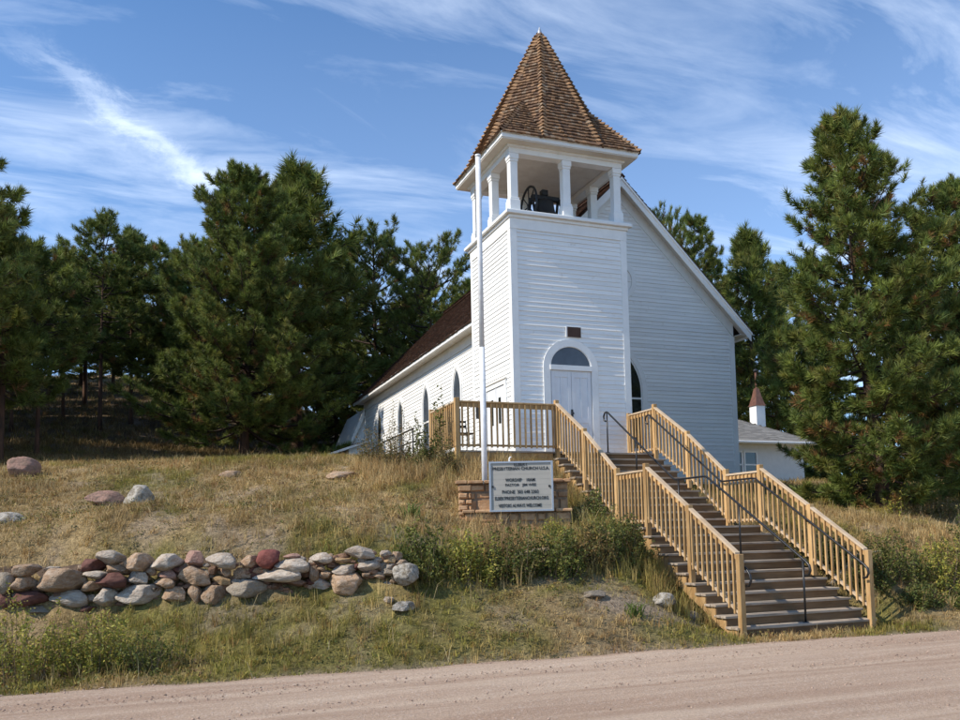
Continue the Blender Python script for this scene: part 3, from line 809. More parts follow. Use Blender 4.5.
# ---- wooden shingles
def cedar_cols(n, tone):
    """one colour per shingle: fresh orange cedar, weathered brown, silvered"""
    t = rng.random(n)[:, None]
    a = np.array([.27, .155, .082]); b = np.array([.175, .098, .055]); c = np.array([.29, .215, .15]); d = np.array([.105, .062, .042])
    if tone == 'hip':
        a = np.array([.38, .215, .105]); b = np.array([.30, .17, .085]); c = np.array([.36, .26, .17]); d = np.array([.18, .10, .06])
    if tone == 'dark':
        a = np.array([.15, .078, .048]); b = np.array([.10, .055, .038]); c = np.array([.21, .14, .10]); d = np.array([.06, .036, .027])
    col = np.where(t < .40, a, np.where(t < .72, b, np.where(t < .84, c, d)))
    col = col * .72 + col.mean(0) * .28
    return col * (.60 + .42 * rng.random((n, 1)))


def shingle_poly(p0, p1, apexes, ex, wmin, wmax, th, tone, store, over=.03):
    """courses parallel to the edge p0-p1 on the plane through apexes[0]; polygon = p0, p1, *apexes"""
    p0, p1 = Vector(p0), Vector(p1)
    aps = [Vector(a) for a in apexes]
    u = (p1 - p0).normalized()
    n = u.cross(aps[0] - p0).normalized()
    if n.z < 0: n = -n
    v = n.cross(u)
    if v.z < 0: v = -v
    poly = [(0.0, 0.0), ((p1 - p0).length, 0.0)] + [((a - p0).dot(u), (a - p0).dot(v)) for a in aps]
    H = max(q[1] for q in poly)
    y = 0.0
    while y < H - .02:
        ym = min(y + ex * .5, H - .01)
        sp = span_of(poly, ym)
        if not sp: y += ex; continue
        x = sp[0] - random.uniform(0, wmax)
        while x < sp[1]:
            w = random.uniform(wmin, wmax)
            a, b = max(x, sp[0]), min(x + w - .004, sp[1])
            x += w
            if b - a < .02: continue
            t = th * random.uniform(.75, 1.35)
            dy = random.uniform(-.010, .006) - (over if y == 0 else 0)
            sk = random.uniform(-.003, .003)
            q = lambda uu, vv, nn: tuple(p0 + u * uu + v * vv + n * nn)
            yt = y + ex * 1.25
            vs = [q(a, y + dy, .0), q(b, y + dy + sk, .0), q(b, y + dy + sk, t + .010), q(a, y + dy, t + .010), q(a, yt, .001), q(b, yt, .001)]
            store.append(vs)
        y += ex


SH_F = [(0, 1, 2, 3), (3, 2, 5, 4), (0, 3, 4), (1, 5, 2)]


def build_shingles(store, name, parent, tone, mt):
    mb = MB()
    for vs in store: mb.add(vs, SH_F)
    c = np.repeat(cedar_cols(len(store), tone), 6, axis=0)
    o = mb.build(name, mt, parent, cols=c)
    setp(o, kind='stuff')
    return o


def hip_caps(pa, pb, nrm, store, step=.125, w=.085):
    pa, pb = Vector(pa), Vector(pb)
    d = (pb - pa); L = d.length; d.normalize()
    n = Vector(nrm); n = (n - d * n.dot(d)).normalized(); s = d.cross(n)
    k = 0
    while k * step < L - .05:
        c = pa + d * (k * step)
        for sg in (-1, 1):
            e = s * sg * w * random.uniform(.9, 1.1)
            t0 = .068 + random.uniform(0, .015)
            vs = [c + n * (t0 - .018), c + e - n * (.026), c + e + n * (-.004), c + n * (t0 + .006), c + d * step * 1.25 + n * .012, c + d * step * 1.25 + e - n * .03]
            q = [tuple(z) for z in vs]
            store.append([q[0], q[1], q[2], q[3], q[4], q[5]])
        k += 1


def build_spire():
    cx, cy = FX / 2, DY / 2
    hx, hy = FX / 2 + .33, DY / 2 + .33
    zb, za = 11.13, 14.93
    A = Vector((cx, cy, za))
    k = .4142
    oct_ = []
    for sx, sy, horiz in ((-1, -1, 1), (1, -1, 1), (1, -1, 0), (1, 1, 0), (1, 1, 1), (-1, 1, 1), (-1, 1, 0), (-1, -1, 0)):
        oct_.append(Vector((cx + sx * hx * (k if horiz else 1), cy + sy * hy * (1 if horiz else k), zb)))
    st = []; caps = []
    sp = MB()
    sp.add([*oct_, A], [(i, (i + 1) % 8, 8) for i in range(8)])
    sq = [Vector((cx + sx * hx, cy + sy * hy, zb)) for sx, sy in ((-1, -1), (1, -1), (1, 1), (-1, 1))]
    for i in range(8):
        shingle_poly(oct_[i], oct_[(i + 1) % 8], [A], .114, .06, .115, .034, 'new', st)
    pairs = {0: (7, 0), 1: (1, 2), 2: (3, 4), 3: (5, 6)}
    base = len(sp.v)
    for c, (i, j) in pairs.items():
        m = (oct_[i] + oct_[j]) / 2
        B = m + (A - m) * .335
        out = (sq[c] - Vector((cx, cy, zb))).normalized()
        B = B + out * .03
        sp.add([sq[c], oct_[i], oct_[j], B], [(0, 1, 3), (0, 3, 2)])
        for e in (i, j):
            shingle_poly(sq[c], oct_[e], [B], .114, .06, .115, .034, 'new', st)
        hip_caps(sq[c] + Vector((0, 0, .01)), B, out + Vector((0, 0, 1)), caps, w=.07)
    for i in range(8):
        d = (oct_[i] - Vector((cx, cy, zb))).normalized()
        hip_caps(oct_[i], oct_[i] + (A - oct_[i]) * .955, d * 2 + Vector((0, 0, 1)), caps, w=.10)
    s = sp.build('spire', MAT_UNDER, CH)
    build_shingles(st, 'spire_shingles', s, 'new', CEDAR)
    build_shingles(caps, 'hip_shingles', s, 'hip', CEDAR)
    MB().lathe([(0, -.22), (.09, -.20), (.05, -.06), (.025, .0), (.012, .05), (0, .07)], (cx, cy, za + .03), 12).build('finial', ALUM, s)


MAT_UNDER = mat('roof_felt', (.05, .035, .028), None, rough=.9)


def build_nave_roof():
    y0, y1 = DY - .39, NB + .3
    for s in (0, 1):
        def X(x): return x if not s else 2 * NC - x
        top = MB()
        a, b = ET - .04, NC
        p = [(X(a), y0, rz(a) + .004), (X(b), y0, rz(b) + .004), (X(b), y1, rz(b) + .004), (X(a), y1, rz(a) + .004)]
        q = [(x, y, z + .02) for x, y, z in p]
        top.hexa(p + q)
        ro = top.build('roof', MAT_UNDER, CH)
        st = []
        shingle_poly(q[0], q[3], [q[2], q[1]], .15, .10, .20, .018, 'dark', st)
        build_shingles(st, 'roof_shingles', ro, 'dark', CEDAR)
        if s == 0:
            rc = []
            hip_caps((NC, y0, rz(NC) + .03), (NC, y1, rz(NC) + .03), (0, 0, 1), rc, .14, .11)
            build_shingles(rc, 'ridge_shingles', ro, 'dark', CEDAR)
    # roof of the rear wing is low and flat, hidden behind its edge


build_spire()
build_nave_roof()


# ---- bell
def build_bell():
    c = (1.55, 1.36, 9.36)
    b = thing('church_bell', c, 'black iron church bell with its wheel and stand inside the open belfry', 'bell')
    prof = [(.02, 1.0), (.10, .95), (.17, .91), (.20, .84), (.215, .70), (.24, .55), (.29, .42), (.36, .33), (.385, .28), (.36, .28), (.33, .33)]
    MB().lathe([(a * 1.22, b) for a, b in prof], c, 28).build('bell_body', BELLM, b, smooth=True)
    MB().box(c[0] - .36, c[0] + .42, c[1] - .06, c[1] + .06, c[2] + .93, c[2] + 1.05).box(c[0] - .09, c[0] + .09, c[1] - .08, c[1] + .08, c[2] + 1.05, c[2] + 1.20).build('yoke', BELLM, b, bevel=.01)
    for sx in (-.36, .42):
        f = MB()
        f.tube([(c[0] + sx, c[1] - .34, c[2] + .02), (c[0] + sx, c[1] - .05, c[2] + .98)], .04, 6)
        f.tube([(c[0] + sx, c[1] + .34, c[2] + .02), (c[0] + sx, c[1] + .05, c[2] + .98)], .04, 6)
        f.tube([(c[0] + sx, c[1] - .22, c[2] + .40), (c[0] + sx, c[1] + .22, c[2] + .40)], .025, 6)
        f.build('stand', BELLM, b)
    wx = c[0] - .44
    w = MB()
    ring = [(wx, c[1] + .50 * math.cos(R(a)), c[2] + .72 + .50 * math.sin(R(a))) for a in range(0, 361, 12)]
    w.tube(ring, .032, 6, False)
    for a in range(0, 180, 45):
        w.tube([(wx, c[1] + .5 * math.cos(R(a)), c[2] + .72 + .5 * math.sin(R(a))), (wx, c[1] - .5 * math.cos(R(a)), c[2] + .72 - .5 * math.sin(R(a)))], .016, 5)
    w.tube([(wx - .02, c[1], c[2] + .72), (c[0] - .30, c[1], c[2] + .98)], .04, 6)
    w.build('wheel', BELLM, b)
    MB().box(c[0] + .45, c[0] + .95, c[1] - .2, c[1] + .1, c[2], c[2] + .09).build('bell_hammer', BELLM, b)


build_bell()

# ------------------------------------------------------------------ wooden deck and staircase
ZD, RISE, RUN2, RUN1 = 3.454, .157, .26, .257
SL, SR_ = .478, 3.003                     # left and right railing lines
YD = -1.2
ZL = ZD - 11 * RISE                     # landing
YU = YD - 10 * RUN2                     # back of landing
YL = YU - 1.054
YB = YL - 10 * RUN1
ST = thing('wooden_staircase', (1.74, YL, 0.0), 'long two flight timber staircase climbing from the gravel road to the church door', 'staircase')
DK = thing('wooden_deck', (-.2, -.6, 2.9), 'railed timber deck wrapped around the foot of the white tower', 'deck')


def unit(name, dx, dy, dz, m, bevel=.004):
    me = MB().box(-dx / 2, dx / 2, -dy / 2, dy / 2, 0, dz).mesh(name, m)
    return me


BAL = {}


def baluster(parent, x, y, z0, z1):
    h = round(z1 - z0, 3)
    if h not in BAL: BAL[h] = unit('baluster', .034, .034, h, LUM)
    o = link('baluster', BAL[h], parent, (x, y, z0))
    o.rotation_euler = (0, 0, random.uniform(-.06, .06))
    return o


def post(parent, x, y, z0, z1, w=.092):
    o = MB().box(x - w / 2, x + w / 2, y - w / 2, y + w / 2, z0, z1).build('post', LUM, parent, bevel=.006)
    return o


def slope_board(x0, x1, ya, za, yb, zb, h):
    """board running in y between two heights, h thick upwards (vertical ends)"""
    return MB().hexa([(x0, ya, za), (x1, ya, za), (x1, yb, zb), (x0, yb, zb), (x0, ya, za + h), (x1, ya, za + h), (x1, yb, zb + h), (x0, yb, zb + h)])


def railing_y(parent, x, ya, za, yb, zb, top, bot, gap=.045, step=.128):
    """railing along y from (ya, za) to (yb, zb): za, zb floor heights, ya > yb"""
    r = slope_board(x - .042, x + .042, ya - gap, 0, yb + gap, 0, .001)
    sl = (zb - za) / (yb - ya)
    A, B = ya - gap, yb + gap
    fa, fb = za + sl * (A - ya), zb + sl * (B - yb)
    tr = slope_board(x - .045, x + .045, A, fa + top - .038, B, fb + top - .038, .038).build('top_rail', LUMH, parent, bevel=.004)
    rg = slope_board(x - .019, x + .019, A, fa + top - .128, B, fb + top - .128, .0885).build('sub_rail', LUM, parent)
    br = slope_board(x - .030, x + .030, A, fa + bot, B, fb + bot, .040).build('bottom_rail', LUMH, parent)
    n = max(1, int(round((A - B) / step)))
    for i in range(n):
        y = A - (i + .5) * (A - B) / n
        z = fa + sl * (y - A)
        baluster(tr, x - .036, y, z + bot - .03, z + top - .05)


def railing_x(parent, y, xa, xb, z, top, bot, gap=.045, step=.128):
    A, B = xa + gap, xb - gap
    tr = MB().box(A, B, y - .045, y + .045, z + top - .038, z + top).build('top_rail', LUM, parent, bevel=.004)
    MB().box(A, B, y - .019, y + .019, z + top - .128, z + top - .0395).build('sub_rail', LUM, parent)
    MB().box(A, B, y - .030, y + .030, z + bot, z + bot + .04).build('bottom_rail', LUM, parent)
    n = max(1, int(round((B - A) / step)))
    for i in range(n):
        baluster(tr, A + (i + .5) * (B - A) / n, y - .036, z + bot - .03, z + top - .05)


def build_stairs():
    H, HL = 1.115, 1.045
    # treads and risers
    w0, w1 = .375, 3.10
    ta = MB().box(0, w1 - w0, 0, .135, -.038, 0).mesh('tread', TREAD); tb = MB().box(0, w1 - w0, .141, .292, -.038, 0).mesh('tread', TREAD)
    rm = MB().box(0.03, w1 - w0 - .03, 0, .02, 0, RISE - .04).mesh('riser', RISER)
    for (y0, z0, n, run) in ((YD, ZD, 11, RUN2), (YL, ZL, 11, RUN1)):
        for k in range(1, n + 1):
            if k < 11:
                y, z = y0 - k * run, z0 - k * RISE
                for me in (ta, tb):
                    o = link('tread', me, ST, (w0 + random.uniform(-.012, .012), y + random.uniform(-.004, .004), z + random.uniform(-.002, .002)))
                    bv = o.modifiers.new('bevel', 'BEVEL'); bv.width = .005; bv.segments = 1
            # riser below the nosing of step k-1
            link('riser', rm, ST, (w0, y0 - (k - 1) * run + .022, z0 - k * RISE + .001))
    # landing boards
    n = 7; wd = (YU + .03 - YL) / n
    lb = MB().box(w0, w1, 0, wd - .007, -.038, 0)
    lm = MB().box(0, w1 - w0, 0, wd - .007, -.038, 0).mesh('landing_board', TREAD)
    for i in range(n):
        link('landing_board', lm, ST, (w0, YL + i * wd, ZL))
    MB().box(.42, 3.06, YL + .05, YU, ZL - .24, ZL - .04).build('landing_frame', LUM, ST)
    # saw-tooth stringers
    for x in (.425, 1.72, 3.015):
        for (y0, z0, run, nn) in ((YD, ZD, RUN2, 11), (YL, ZL, RUN1, 11)):
            pl = []
            for k in range(nn):
                y, z = y0 - k * run, z0 - k * RISE
                pl.append((y + .045, z - .04)) if k == 0 else None
                if k: pl += [(y + run + .045, z - .04), (y + .045, z - .04)]
            yl, zl = pl[-1]
            pl += [(yl, zl - .12), (yl + .06, max(zl - .16, -.08)), (pl[0][0], pl[0][1] - .42)]
            MB().prism(pl, x - .02, x + .02, Fr((0, 0, 0), (0, 1, 0), (0, 0, 1), (1, 0, 0))).build('stringer', LUM, ST)
    # posts and railings, both sides
    for x in (SL, SR_):
        ym = (YD + YU) / 2
        zn = lambda y: ZD + (y - YD) * RISE / RUN2
        zq = lambda y: ZL + (y - YL) * RISE / RUN1
        lowz = .45 if x == SL else .02
        post(ST, x, YD - .02, ZD - .25, ZD + 1.15)
        post(ST, x, ym, zn(ym) - (.42 if x == SL else .1), zn(ym) + H + .03)
        post(ST, x, YU, max(z1(x, YU) - .1, ZL - .6), ZL + H + .035)
        post(ST, x, YL, max(z1(x, YL) - .1, ZL - .6), ZL + H + .04)
        yq = YL - 1.30
        post(ST, x, yq, zq(yq) - (.42 if x == SL else .12), zq(yq) + H + .02)
        post(ST, x, YB + .0, -.02, zq(YB) + H - .002)
        railing_y(ST, x, YD - .02, zn(YD - .02), ym, zn(ym), H, .17)
        railing_y(ST, x, ym, zn(ym), YU, ZL, H, .17)
        railing_y(ST, x, YU, ZL, YL, ZL, HL, .09)
        railing_y(ST, x, YL, ZL, yq, zq(yq), H, .17)
        railing_y(ST, x, yq, zq(yq), YB, zq(YB), H, .17)
    post(ST, SR_ + .20, YD + .35, ZD - .3, ZD + 1.12)
    # black iron handrails
    hr = MB()
    xc = 1.78; hh = .93

    def path(x, y0, y1, hh, loop0=True, loop1=True):
        p = []
        r = .075
        if loop0:
            for a in range(180, -1, -30):
                pass
            p += [(x, y0 + .10, ZD + hh - .20), (x, y0 + .17, ZD + hh - .17), (x, y0 + .19, ZD + hh - .08), (x, y0 + .14, ZD + hh - .01), (x, y0 + .06, ZD + hh + .01)]
        p += [(x, y0, ZD + hh - .01), (x, YU + .06, ZL + hh + .035), (x, YU - .02, ZL + hh + .0), (x, YL + .10, ZL + hh), (x, YL, ZL + hh - .015)]
        ze = ZL + (y1 - YL) * RISE / RUN1 + hh
        p += [(x, y1, ze)]
        if loop1:
            p += [(x, y1 - .07, ze - .06), (x, y1 - .09, ze - .14), (x, y1 - .05, ze - .21), (x, y1 + .03, ze - .22)]
        return p
    hr.tube(path(xc, YD, YB + .05, hh), .021, 8)
    for y, zf in ((YD + .04, ZD), (YD - 5 * RUN2 + .12, ZD - 5 * RISE), (YU - .12, ZL), (YL - 4 * RUN1 + .12, ZL - 4 * RISE), (YB + .12, RISE)):
        zt = zf + hh + (.09 if y not in (YD + .04, YU - .12) else -.01)
        if y == YB + .12: zt = ZL + (y - YL) * RISE / RUN1 + hh
        if y == YD - 5 * RUN2 + .12: zt = ZD + (y - YD) * RISE / RUN2 + hh
        if y == YL - 4 * RUN1 + .12: zt = ZL + (y - YL) * RISE / RUN1 + hh
        hr.tube([(xc, y, zf), (xc, y, zt)], .017, 8)
        hr.lathe([(.0, .012), (.05, .012), (.05, .0)], (xc, y, zf), 10)
    o = hr.build('centre_handrail', IRON, ST, smooth=True)
    setp(o, 'black iron handrail down the middle of the stairs')
    h2 = MB()
    xr = SR_ - .12
    h2.tube(path(xr, YD, YB - .02, .90, True, True), .019, 8)
    for y in (YD - .15, (YD + YU) / 2 - .1, YL - .15, YL - 1.30, YB + .08):
        zc = (ZD + (y - YD) * RISE / RUN2 if y > YU else ZL + (y - YL) * RISE / RUN1) + .90
        h2.tube([(xr, y, zc - .01), (xr + .03, y, zc - .07), (SR_ - .03, y, zc - .07)], .010, 6)
    o = h2.build('wall_handrail', IRON, ST, smooth=True)
    h3 = MB(); xl = SL + .10
    zc = lambda y: ZL + (y - YL) * RISE / RUN1 + .90
    h3.tube([(xl, YB + .30, zc(YB + .30)), (xl, YB - .02, zc(YB - .02)), (xl, YB - .10, zc(YB) - .10), (xl, YB - .12, zc(YB) - .19), (xl, YB - .07, zc(YB) - .27), (xl, YB + .02, zc(YB) - .28)], .019, 8)
    h3.tube([(xl, YB + .2, zc(YB + .2)), (SL + .03, YB + .2, zc(YB + .2) - .06)], .010, 6)
    h3.build('short_handrail', IRON, ST, smooth=True)

    # deck: boards run along x, framed by a rim joist
    xl, xr = -1.874, SR_ + .05
    nb = 9; wd = (-.03 - (YD - .02)) / nb
    dm = MB().box(0, xr - xl + .06, 0, wd - .006, -.035, 0).mesh('deck_board', TREAD)
    for i in range(nb):
        o = link('deck_board', dm, DK, (xl - .03, YD - .02 + i * wd, ZD))
    d2 = MB().box(0, -.02 - xl, 0, wd - .006, -.035, 0).mesh('deck_board', TREAD)
    for i in range(5):
        link('deck_board', d2, DK, (xl - .03, -.025 + i * wd, ZD))
    MB().box(xl, w0 + .0, YD + .0, YD + .04, ZD - .20, ZD - .037).build('rim_joist', LUM, DK)
    MB().box(xl, xl + .04, YD + .042, .60, ZD - .20, ZD - .037).build('rim_joist', LUM, DK)
    for x, y in ((xl, YD - .02), (-.7, YD + .05), (xl, .55)):
        g = z1(x, y)
        if x == -.7: MB().box(x - .045, x + .045, y, y + .09, g - .2, ZD - .21).build('support_post', LUM, DK)
        else: post(DK, x, y, g - .2, ZD + 1.12, .10)
    railing_x(DK, YD - .02, xl, SL, ZD, 1.06, .09, step=.136)
    railing_y(DK, xl, .55, ZD, YD - .02, ZD, 1.06, .09)
    post(DK, SR_, -.05, ZD, ZD + 1.10)
    railing_y(DK, SR_, -.05, ZD, YD - .02, ZD, 1.06, .09)
    # folding chair on the deck, only its back is seen through the balusters
    c = thing('metal_chair', (-1.45, -.35, ZD), 'thin framed dark chair standing on the deck behind the balusters', 'chair')
    for sx in (-.19, .19):
        MB().tube([(-1.45 + sx, -.55, ZD), (-1.45 + sx, -.5, ZD + .44)], .011, 6).build('leg', IRON, c)
        MB().tube([(-1.45 + sx, -.12, ZD), (-1.45 + sx, -.14, ZD + .44), (-1.45 + sx, -.06, ZD + .80)], .011, 6).build('leg', IRON, c)
    MB().box(-1.66, -1.24, -.56, -.14, ZD + .44, ZD + .465).build('seat', IRON, c, bevel=.01)
    MB().box(-1.64, -1.26, -.10, -.085, ZD + .62, ZD + .68).box(-1.64, -1.26, -.08, -.065, ZD + .74, ZD + .79).build('backrest', IRON, c)


build_stairs()

# side ramp rail along the church
def build_side_rail():
    t = thing('side_handrail', (-1.2, 6, 3.6), 'dark iron handrail rising along the left side of the church', 'handrail')
    m = MB()
    m.tube([(-1.2, 13.0, 4.33), (-1.2, 7.9, 4.60), (-1.2, 4.3, 4.62)], .024, 6)
    m.build('hand_rail', IRON, t)
    MB().tube([(-1.2, 13.0, 3.98), (-1.2, 7.9, 4.25), (-1.2, 4.3, 4.27)], .018, 6).build('lower_rail', IRON, t)
    for y, z in ((12.6, 4.35), (9.6, 4.52), (7.9, 4.61), (4.4, 4.62)):
        MB().tube([(-1.2, y, z1(-1.2, y) - .1), (-1.2, y, z)], .022, 6).build('post', IRON, t)


build_side_rail()

# ------------------------------------------------------------------ flagpole, sign and its stone base
def build_sign():
    px, py = -2.068, -3.302
    g = z1(px, py)
    t = thing('flagpole', (px, py, g), 'tall white painted pole standing behind the left edge of the sign', 'flagpole')
    top = 8.95
    MB().tube([(px, py, g - .2), (px, py, 5.2)], .054, 16).build('lower_pole', POLE, t, smooth=True)
    MB().tube([(px, py, 5.2), (px, py, top)], .050, 16).build('upper_pole', POLE, t, smooth=True)
    MB().tube([(px, py, top), (px, py, top + .04)], .056, 16).build('cap', POLE, t, smooth=True)
    # low stone wall in two steps behind the sign, facing the road
    ang = math.atan2(-.55, 1.48)
    u = Vector((math.cos(ang), math.sin(ang), 0)); n = Vector((u.y, -u.x, 0))
    O = Vector((-2.765, -3.80, 0))
    F = Fr(O, u, (0, 0, 1), n)
    g = z1(-1.8, -4.3)
    W = thing('sign_wall', (-1.8, -4.2, g), 'low two step sandstone wall with a flat coping behind the sign', 'stone wall')
    L = 1.97
    MB().box(.02, L - .02, g - .5, 2.56, -.42, -.03, F).build('mortar_core', MORTAR, W)
    MB().box(.12, L + .02, g - .6, 2.03, -.025, .16, F).build('mortar_core', MORTAR, W)

    def stones(u0, u1, z0, z1_, nf, hmin, hmax, wmin, wmax):
        z = z0
        while z < z1_ - .03:
            h = min(random.uniform(hmin, hmax), z1_ - z)
            if z1_ - z - h < .05: h = z1_ - z
            a = u0
            while a < u1 - .02:
                w = min(random.uniform(wmin, wmax), u1 - a)
                if u1 - a - w < .06: w = u1 - a
                j = lambda: random.uniform(-.008, .008)
                d = nf + random.uniform(.012, .045)
                mb = MB()
                e = .012
                ins = random.uniform(.012, .025)
                b0 = [F.p(a + e, z + e, nf - .01), F.p(a + w - e, z + e, nf - .01), F.p(a + w - e, z + h - e, nf - .01), F.p(a + e, z + h - e, nf - .01)]
                t0 = [F.p(a + e + ins + j(), z + e + ins + j(), d), F.p(a + w - e - ins + j(), z + e + ins + j(), d), F.p(a + w - e - ins + j(), z + h - e - ins + j(), d), F.p(a + e + ins + j(), z + h - e - ins + j(), d)]
                mb.add(b0 + t0, [(4, 5, 6, 7), (0, 1, 5, 4), (1, 2, 6, 5), (2, 3, 7, 6), (3, 0, 4, 7)])
                mb.build('stone', SSTONE, W)
                a += w
            z += h
    stones(.0, L, g - .2, 2.56, -.03, .13, .23, .16, .42)
    # proud pier at the left end
    stones(-.02, .24, g - .2, 2.56, .03, .09, .14, .12, .26)
    stones(.10, L + .02, g - .5, 2.03, .16, .12, .2, .16, .34)
    for a0, a1, nn0, nn1, z in ((-.06, L + .05, -.46, .07, 2.563), (.06, L + .05, -.02, .22, 2.033)):
        a = a0
        while a < a1 - .05:
            w = min(random.uniform(.22, .42), a1 - a)
            k = random.uniform(-.02, .02)
            MB().box(a, a + w - .012, z, z + random.uniform(.05, .07), nn0, nn1 + k, F).build('coping_stone', SSTONE, W, bevel=.012)
            a += w
    # the sign itself
    zc = 2.485
    c = Vector((-1.73, -4.20, zc)) + n * .26
    S = Fr(c, u, (0, 0, 1), n)
    T = thing('church_sign', (c.x, c.y, 2.03), 'grey framed letter board sign with rows of black letters in front of the stone wall', 'sign')
    hw, hh = .565, .445
    pn = MB().box(-hw + .03, hw - .03, -hh + .03, hh - .03, -.035, .012, S).build('letter_panel', SIGNP, T)
    MB().ring([(hw, -hh), (hw, hh), (-hw, hh), (-hw, -hh)], [(hw - .035, -hh + .035), (hw - .035, hh - .035), (-hw + .035, hh - .035), (-hw + .035, -hh + .035)], -.04, .03, S, True).build('frame', ALUM, T, bevel=.004)
    for k in range(1, 9):
        z = hh - .04 - k * .0925
        MB().box(-hw + .037, hw - .037, z, z + .003, .0122, .0135, S).build('letter_track', SIGNP, pn)
    MB().box(-hw + .05, -hw + .075, -.02, .02, .013, .03, S).box(hw - .085, hw - .055, -.02, .015, .013, .03, S).build('latch', LETTER, T)
    MB().tube([S.p(-.2, hh, -.005), S.p(-.2, hh + .05, -.005), S.p(-.185, hh + .075, -.005), S.p(-.165, hh + .075, -.005)], .013, 6).build('hook', WHITE, T)
    rows = [('ELBERT', .392, .062, 0), ('PRESBYTERIAN CHURCH U.S.A.', .318, .056, 0), ('WORSHIP    10AM', .116, .060, -.02), ('PASTOR   JIM WEE', .022, .060, -.01),
            ('PHONE  303 648 2303', -.095, .060, -.02), ('ELBERTPRESBYTERIANCHURCH.ORG', -.206, .060, 0), ('VISITORS ALWAYS WELCOME', -.335, .060, -.03)]
    widths = [.24, 1.0, .52, .54, .64, .94, .76]
    for (txt, z, hgt, ox), wid in zip(rows, widths):
        cv = bpy.data.curves.new('t', 'FONT'); cv.body = txt; cv.size = .09; cv.extrude = .002; cv.offset = .0004; cv.align_x = 'CENTER'; cv.align_y = 'CENTER'; cv.resolution_u = 2
        tmp = bpy.data.objects.new('t', cv); COL.objects.link(tmp)
        dg = bpy.context.evaluated_depsgraph_get(); me = bpy.data.meshes.new_from_object(tmp.evaluated_get(dg))
        bpy.data.objects.remove(tmp)
        co = np.zeros(len(me.vertices) * 3); me.vertices.foreach_get('co', co); co = co.reshape(-1, 3)
        mn, mx = co.min(0), co.max(0)
        fx = wid / (mx[0] - mn[0]); fy = hgt / (mx[1] - mn[1])
        X = (co[:, 0] - (mn[0] + mx[0]) / 2) * fx + ox; Z = (co[:, 1] - (mn[1] + mx[1]) / 2) * fy + z
        P_ = np.array([tuple(S.p(a, b, .0165 + cc)) for a, b, cc in zip(X, Z, co[:, 2])]) - np.array(T.location)
        me.vertices.foreach_set('co', P_.ravel().astype(np.float32)); me.update()
        me.materials.clear(); me.materials.append(LETTER)
        o = link('lettering', me, T, T.location)


build_sign()


# ------------------------------------------------------------------ house behind, right
def build_house():
    h = thing('house', (17, 12, 2.9), 'low white house with grey hip roof partly hidden behind the church and pine', 'house')
    x0, x1, y0, y1, z0, ze = 11.0, 19.3, 12.4, 18.6, 2.3, 5.36
    MB().box(x0, x1, y0, y1, z0, ze).build('wall', HOUSEW, h)
    f = Fr((0, y0, 0), (1, 0, 0), (0, 0, 1), (0, -1, 0))
    for a, b in ((15.35, 15.98), (16.04, 16.75)):
        w = MB().box(a + .05, b - .05, 3.95, 5.0, .005, .02, f).build('window', GLASSW, h)
        MB().ring([(b, 3.88), (b, 5.08), (a, 5.08), (a, 3.88)], [(b - .07, 3.95), (b - .07, 5.0), (a + .07, 5.0), (a + .07, 3.95)], .0, .05, f, True).build('frame', WHITE, w)
        MB().box(a + .07, b - .07, 4.44, 4.50, .02, .045, f).build('meeting_rail', WHITE, w)
    rx0, rx1, ry0, ry1 = x0 - .5, 19.82, 11.9, 19.1
    zr = 6.98
    e = [(rx0, ry0, ze + .09), (rx1, ry0, ze + .09), (rx1, ry1, ze + .09), (rx0, ry1, ze + .09)]
    ra, rb = (rx0 + 2.0, 15.5, zr), (18.1 + .0, 15.5, zr)
    rb = (rx1 - 1.9, 15.5, zr)
    r = MB().add(e + [ra, rb], [(0, 1, 5, 4), (1, 2, 5), (2, 3, 4, 5), (3, 0, 4), (0, 3, 2, 1)]).build('roof', MAT_UNDER, h)
    st = []
    shingle_poly(e[0], e[1], [rb, ra], .15, .25, .4, .008, 'a', st)
    shingle_poly(e[1], e[2], [rb], .15, .25, .4, .008, 'a', st)
    shingle_poly(e[3], e[0], [ra], .15, .25, .4, .008, 'a', st)
    mb = MB()
    for vs in st: mb.add(vs, SH_F)
    g = np.array([.25, .235, .215]) * (.7 + .5 * rng.random((len(st), 1)))
    setp(mb.build('roof_shingles', ASPH, r, cols=np.repeat(g, 6, axis=0)), kind='stuff')
    MB().box(rx0 + .02, rx1 - .02, ry0 + .02, ry1 - .02, ze + .001, ze + .085).build('eave_fascia', WHITE, h)
    MB().box(rx0 - .06, rx1 + .10, ry0 - .10, ry0 + .015, ze + .0, ze + .10).build('gutter', WHITE, h, bevel=.02)
    c = (19.0 - .2, 15.2)
    c = (19.35 - .35, 15.0)
    tx, ty = 18.9, 14.9
    t = thing('chimney_cupola', (tx, ty, 6.6), 'small white chimney box with a tapering copper cap and spike on the grey roof', 'chimney')
    MB().box(tx - .25, tx + .25, ty - .25, ty + .25, 6.2, 7.50).build('base', WHITE, t)
    q = []
    for hw, z in ((.30, 7.50), (.26, 7.56), (.16, 7.95), (.085, 8.35)):
        q.append((hw, z))
    m = MB()
    for (a, za), (b, zb) in zip(q, q[1:]):
        m.hexa([(tx - a, ty - a, za), (tx + a, ty - a, za), (tx + a, ty + a, za), (tx - a, ty + a, za), (tx - b, ty - b, zb), (tx + b, ty - b, zb), (tx + b, ty + b, zb), (tx - b, ty + b, zb)])
    m.build('copper_cap', COPPER, t)
    MB().tube([(tx, ty, 8.35), (tx, ty, 9.12)], .055, 10).build('spike', COPPER, t)
    MB().lathe([(0, -.12), (.09, -.06), (.11, .0), (.09, .06), (0, .12)], (tx, ty, 9.2), 12).build('ball', IRON, t)


build_house()


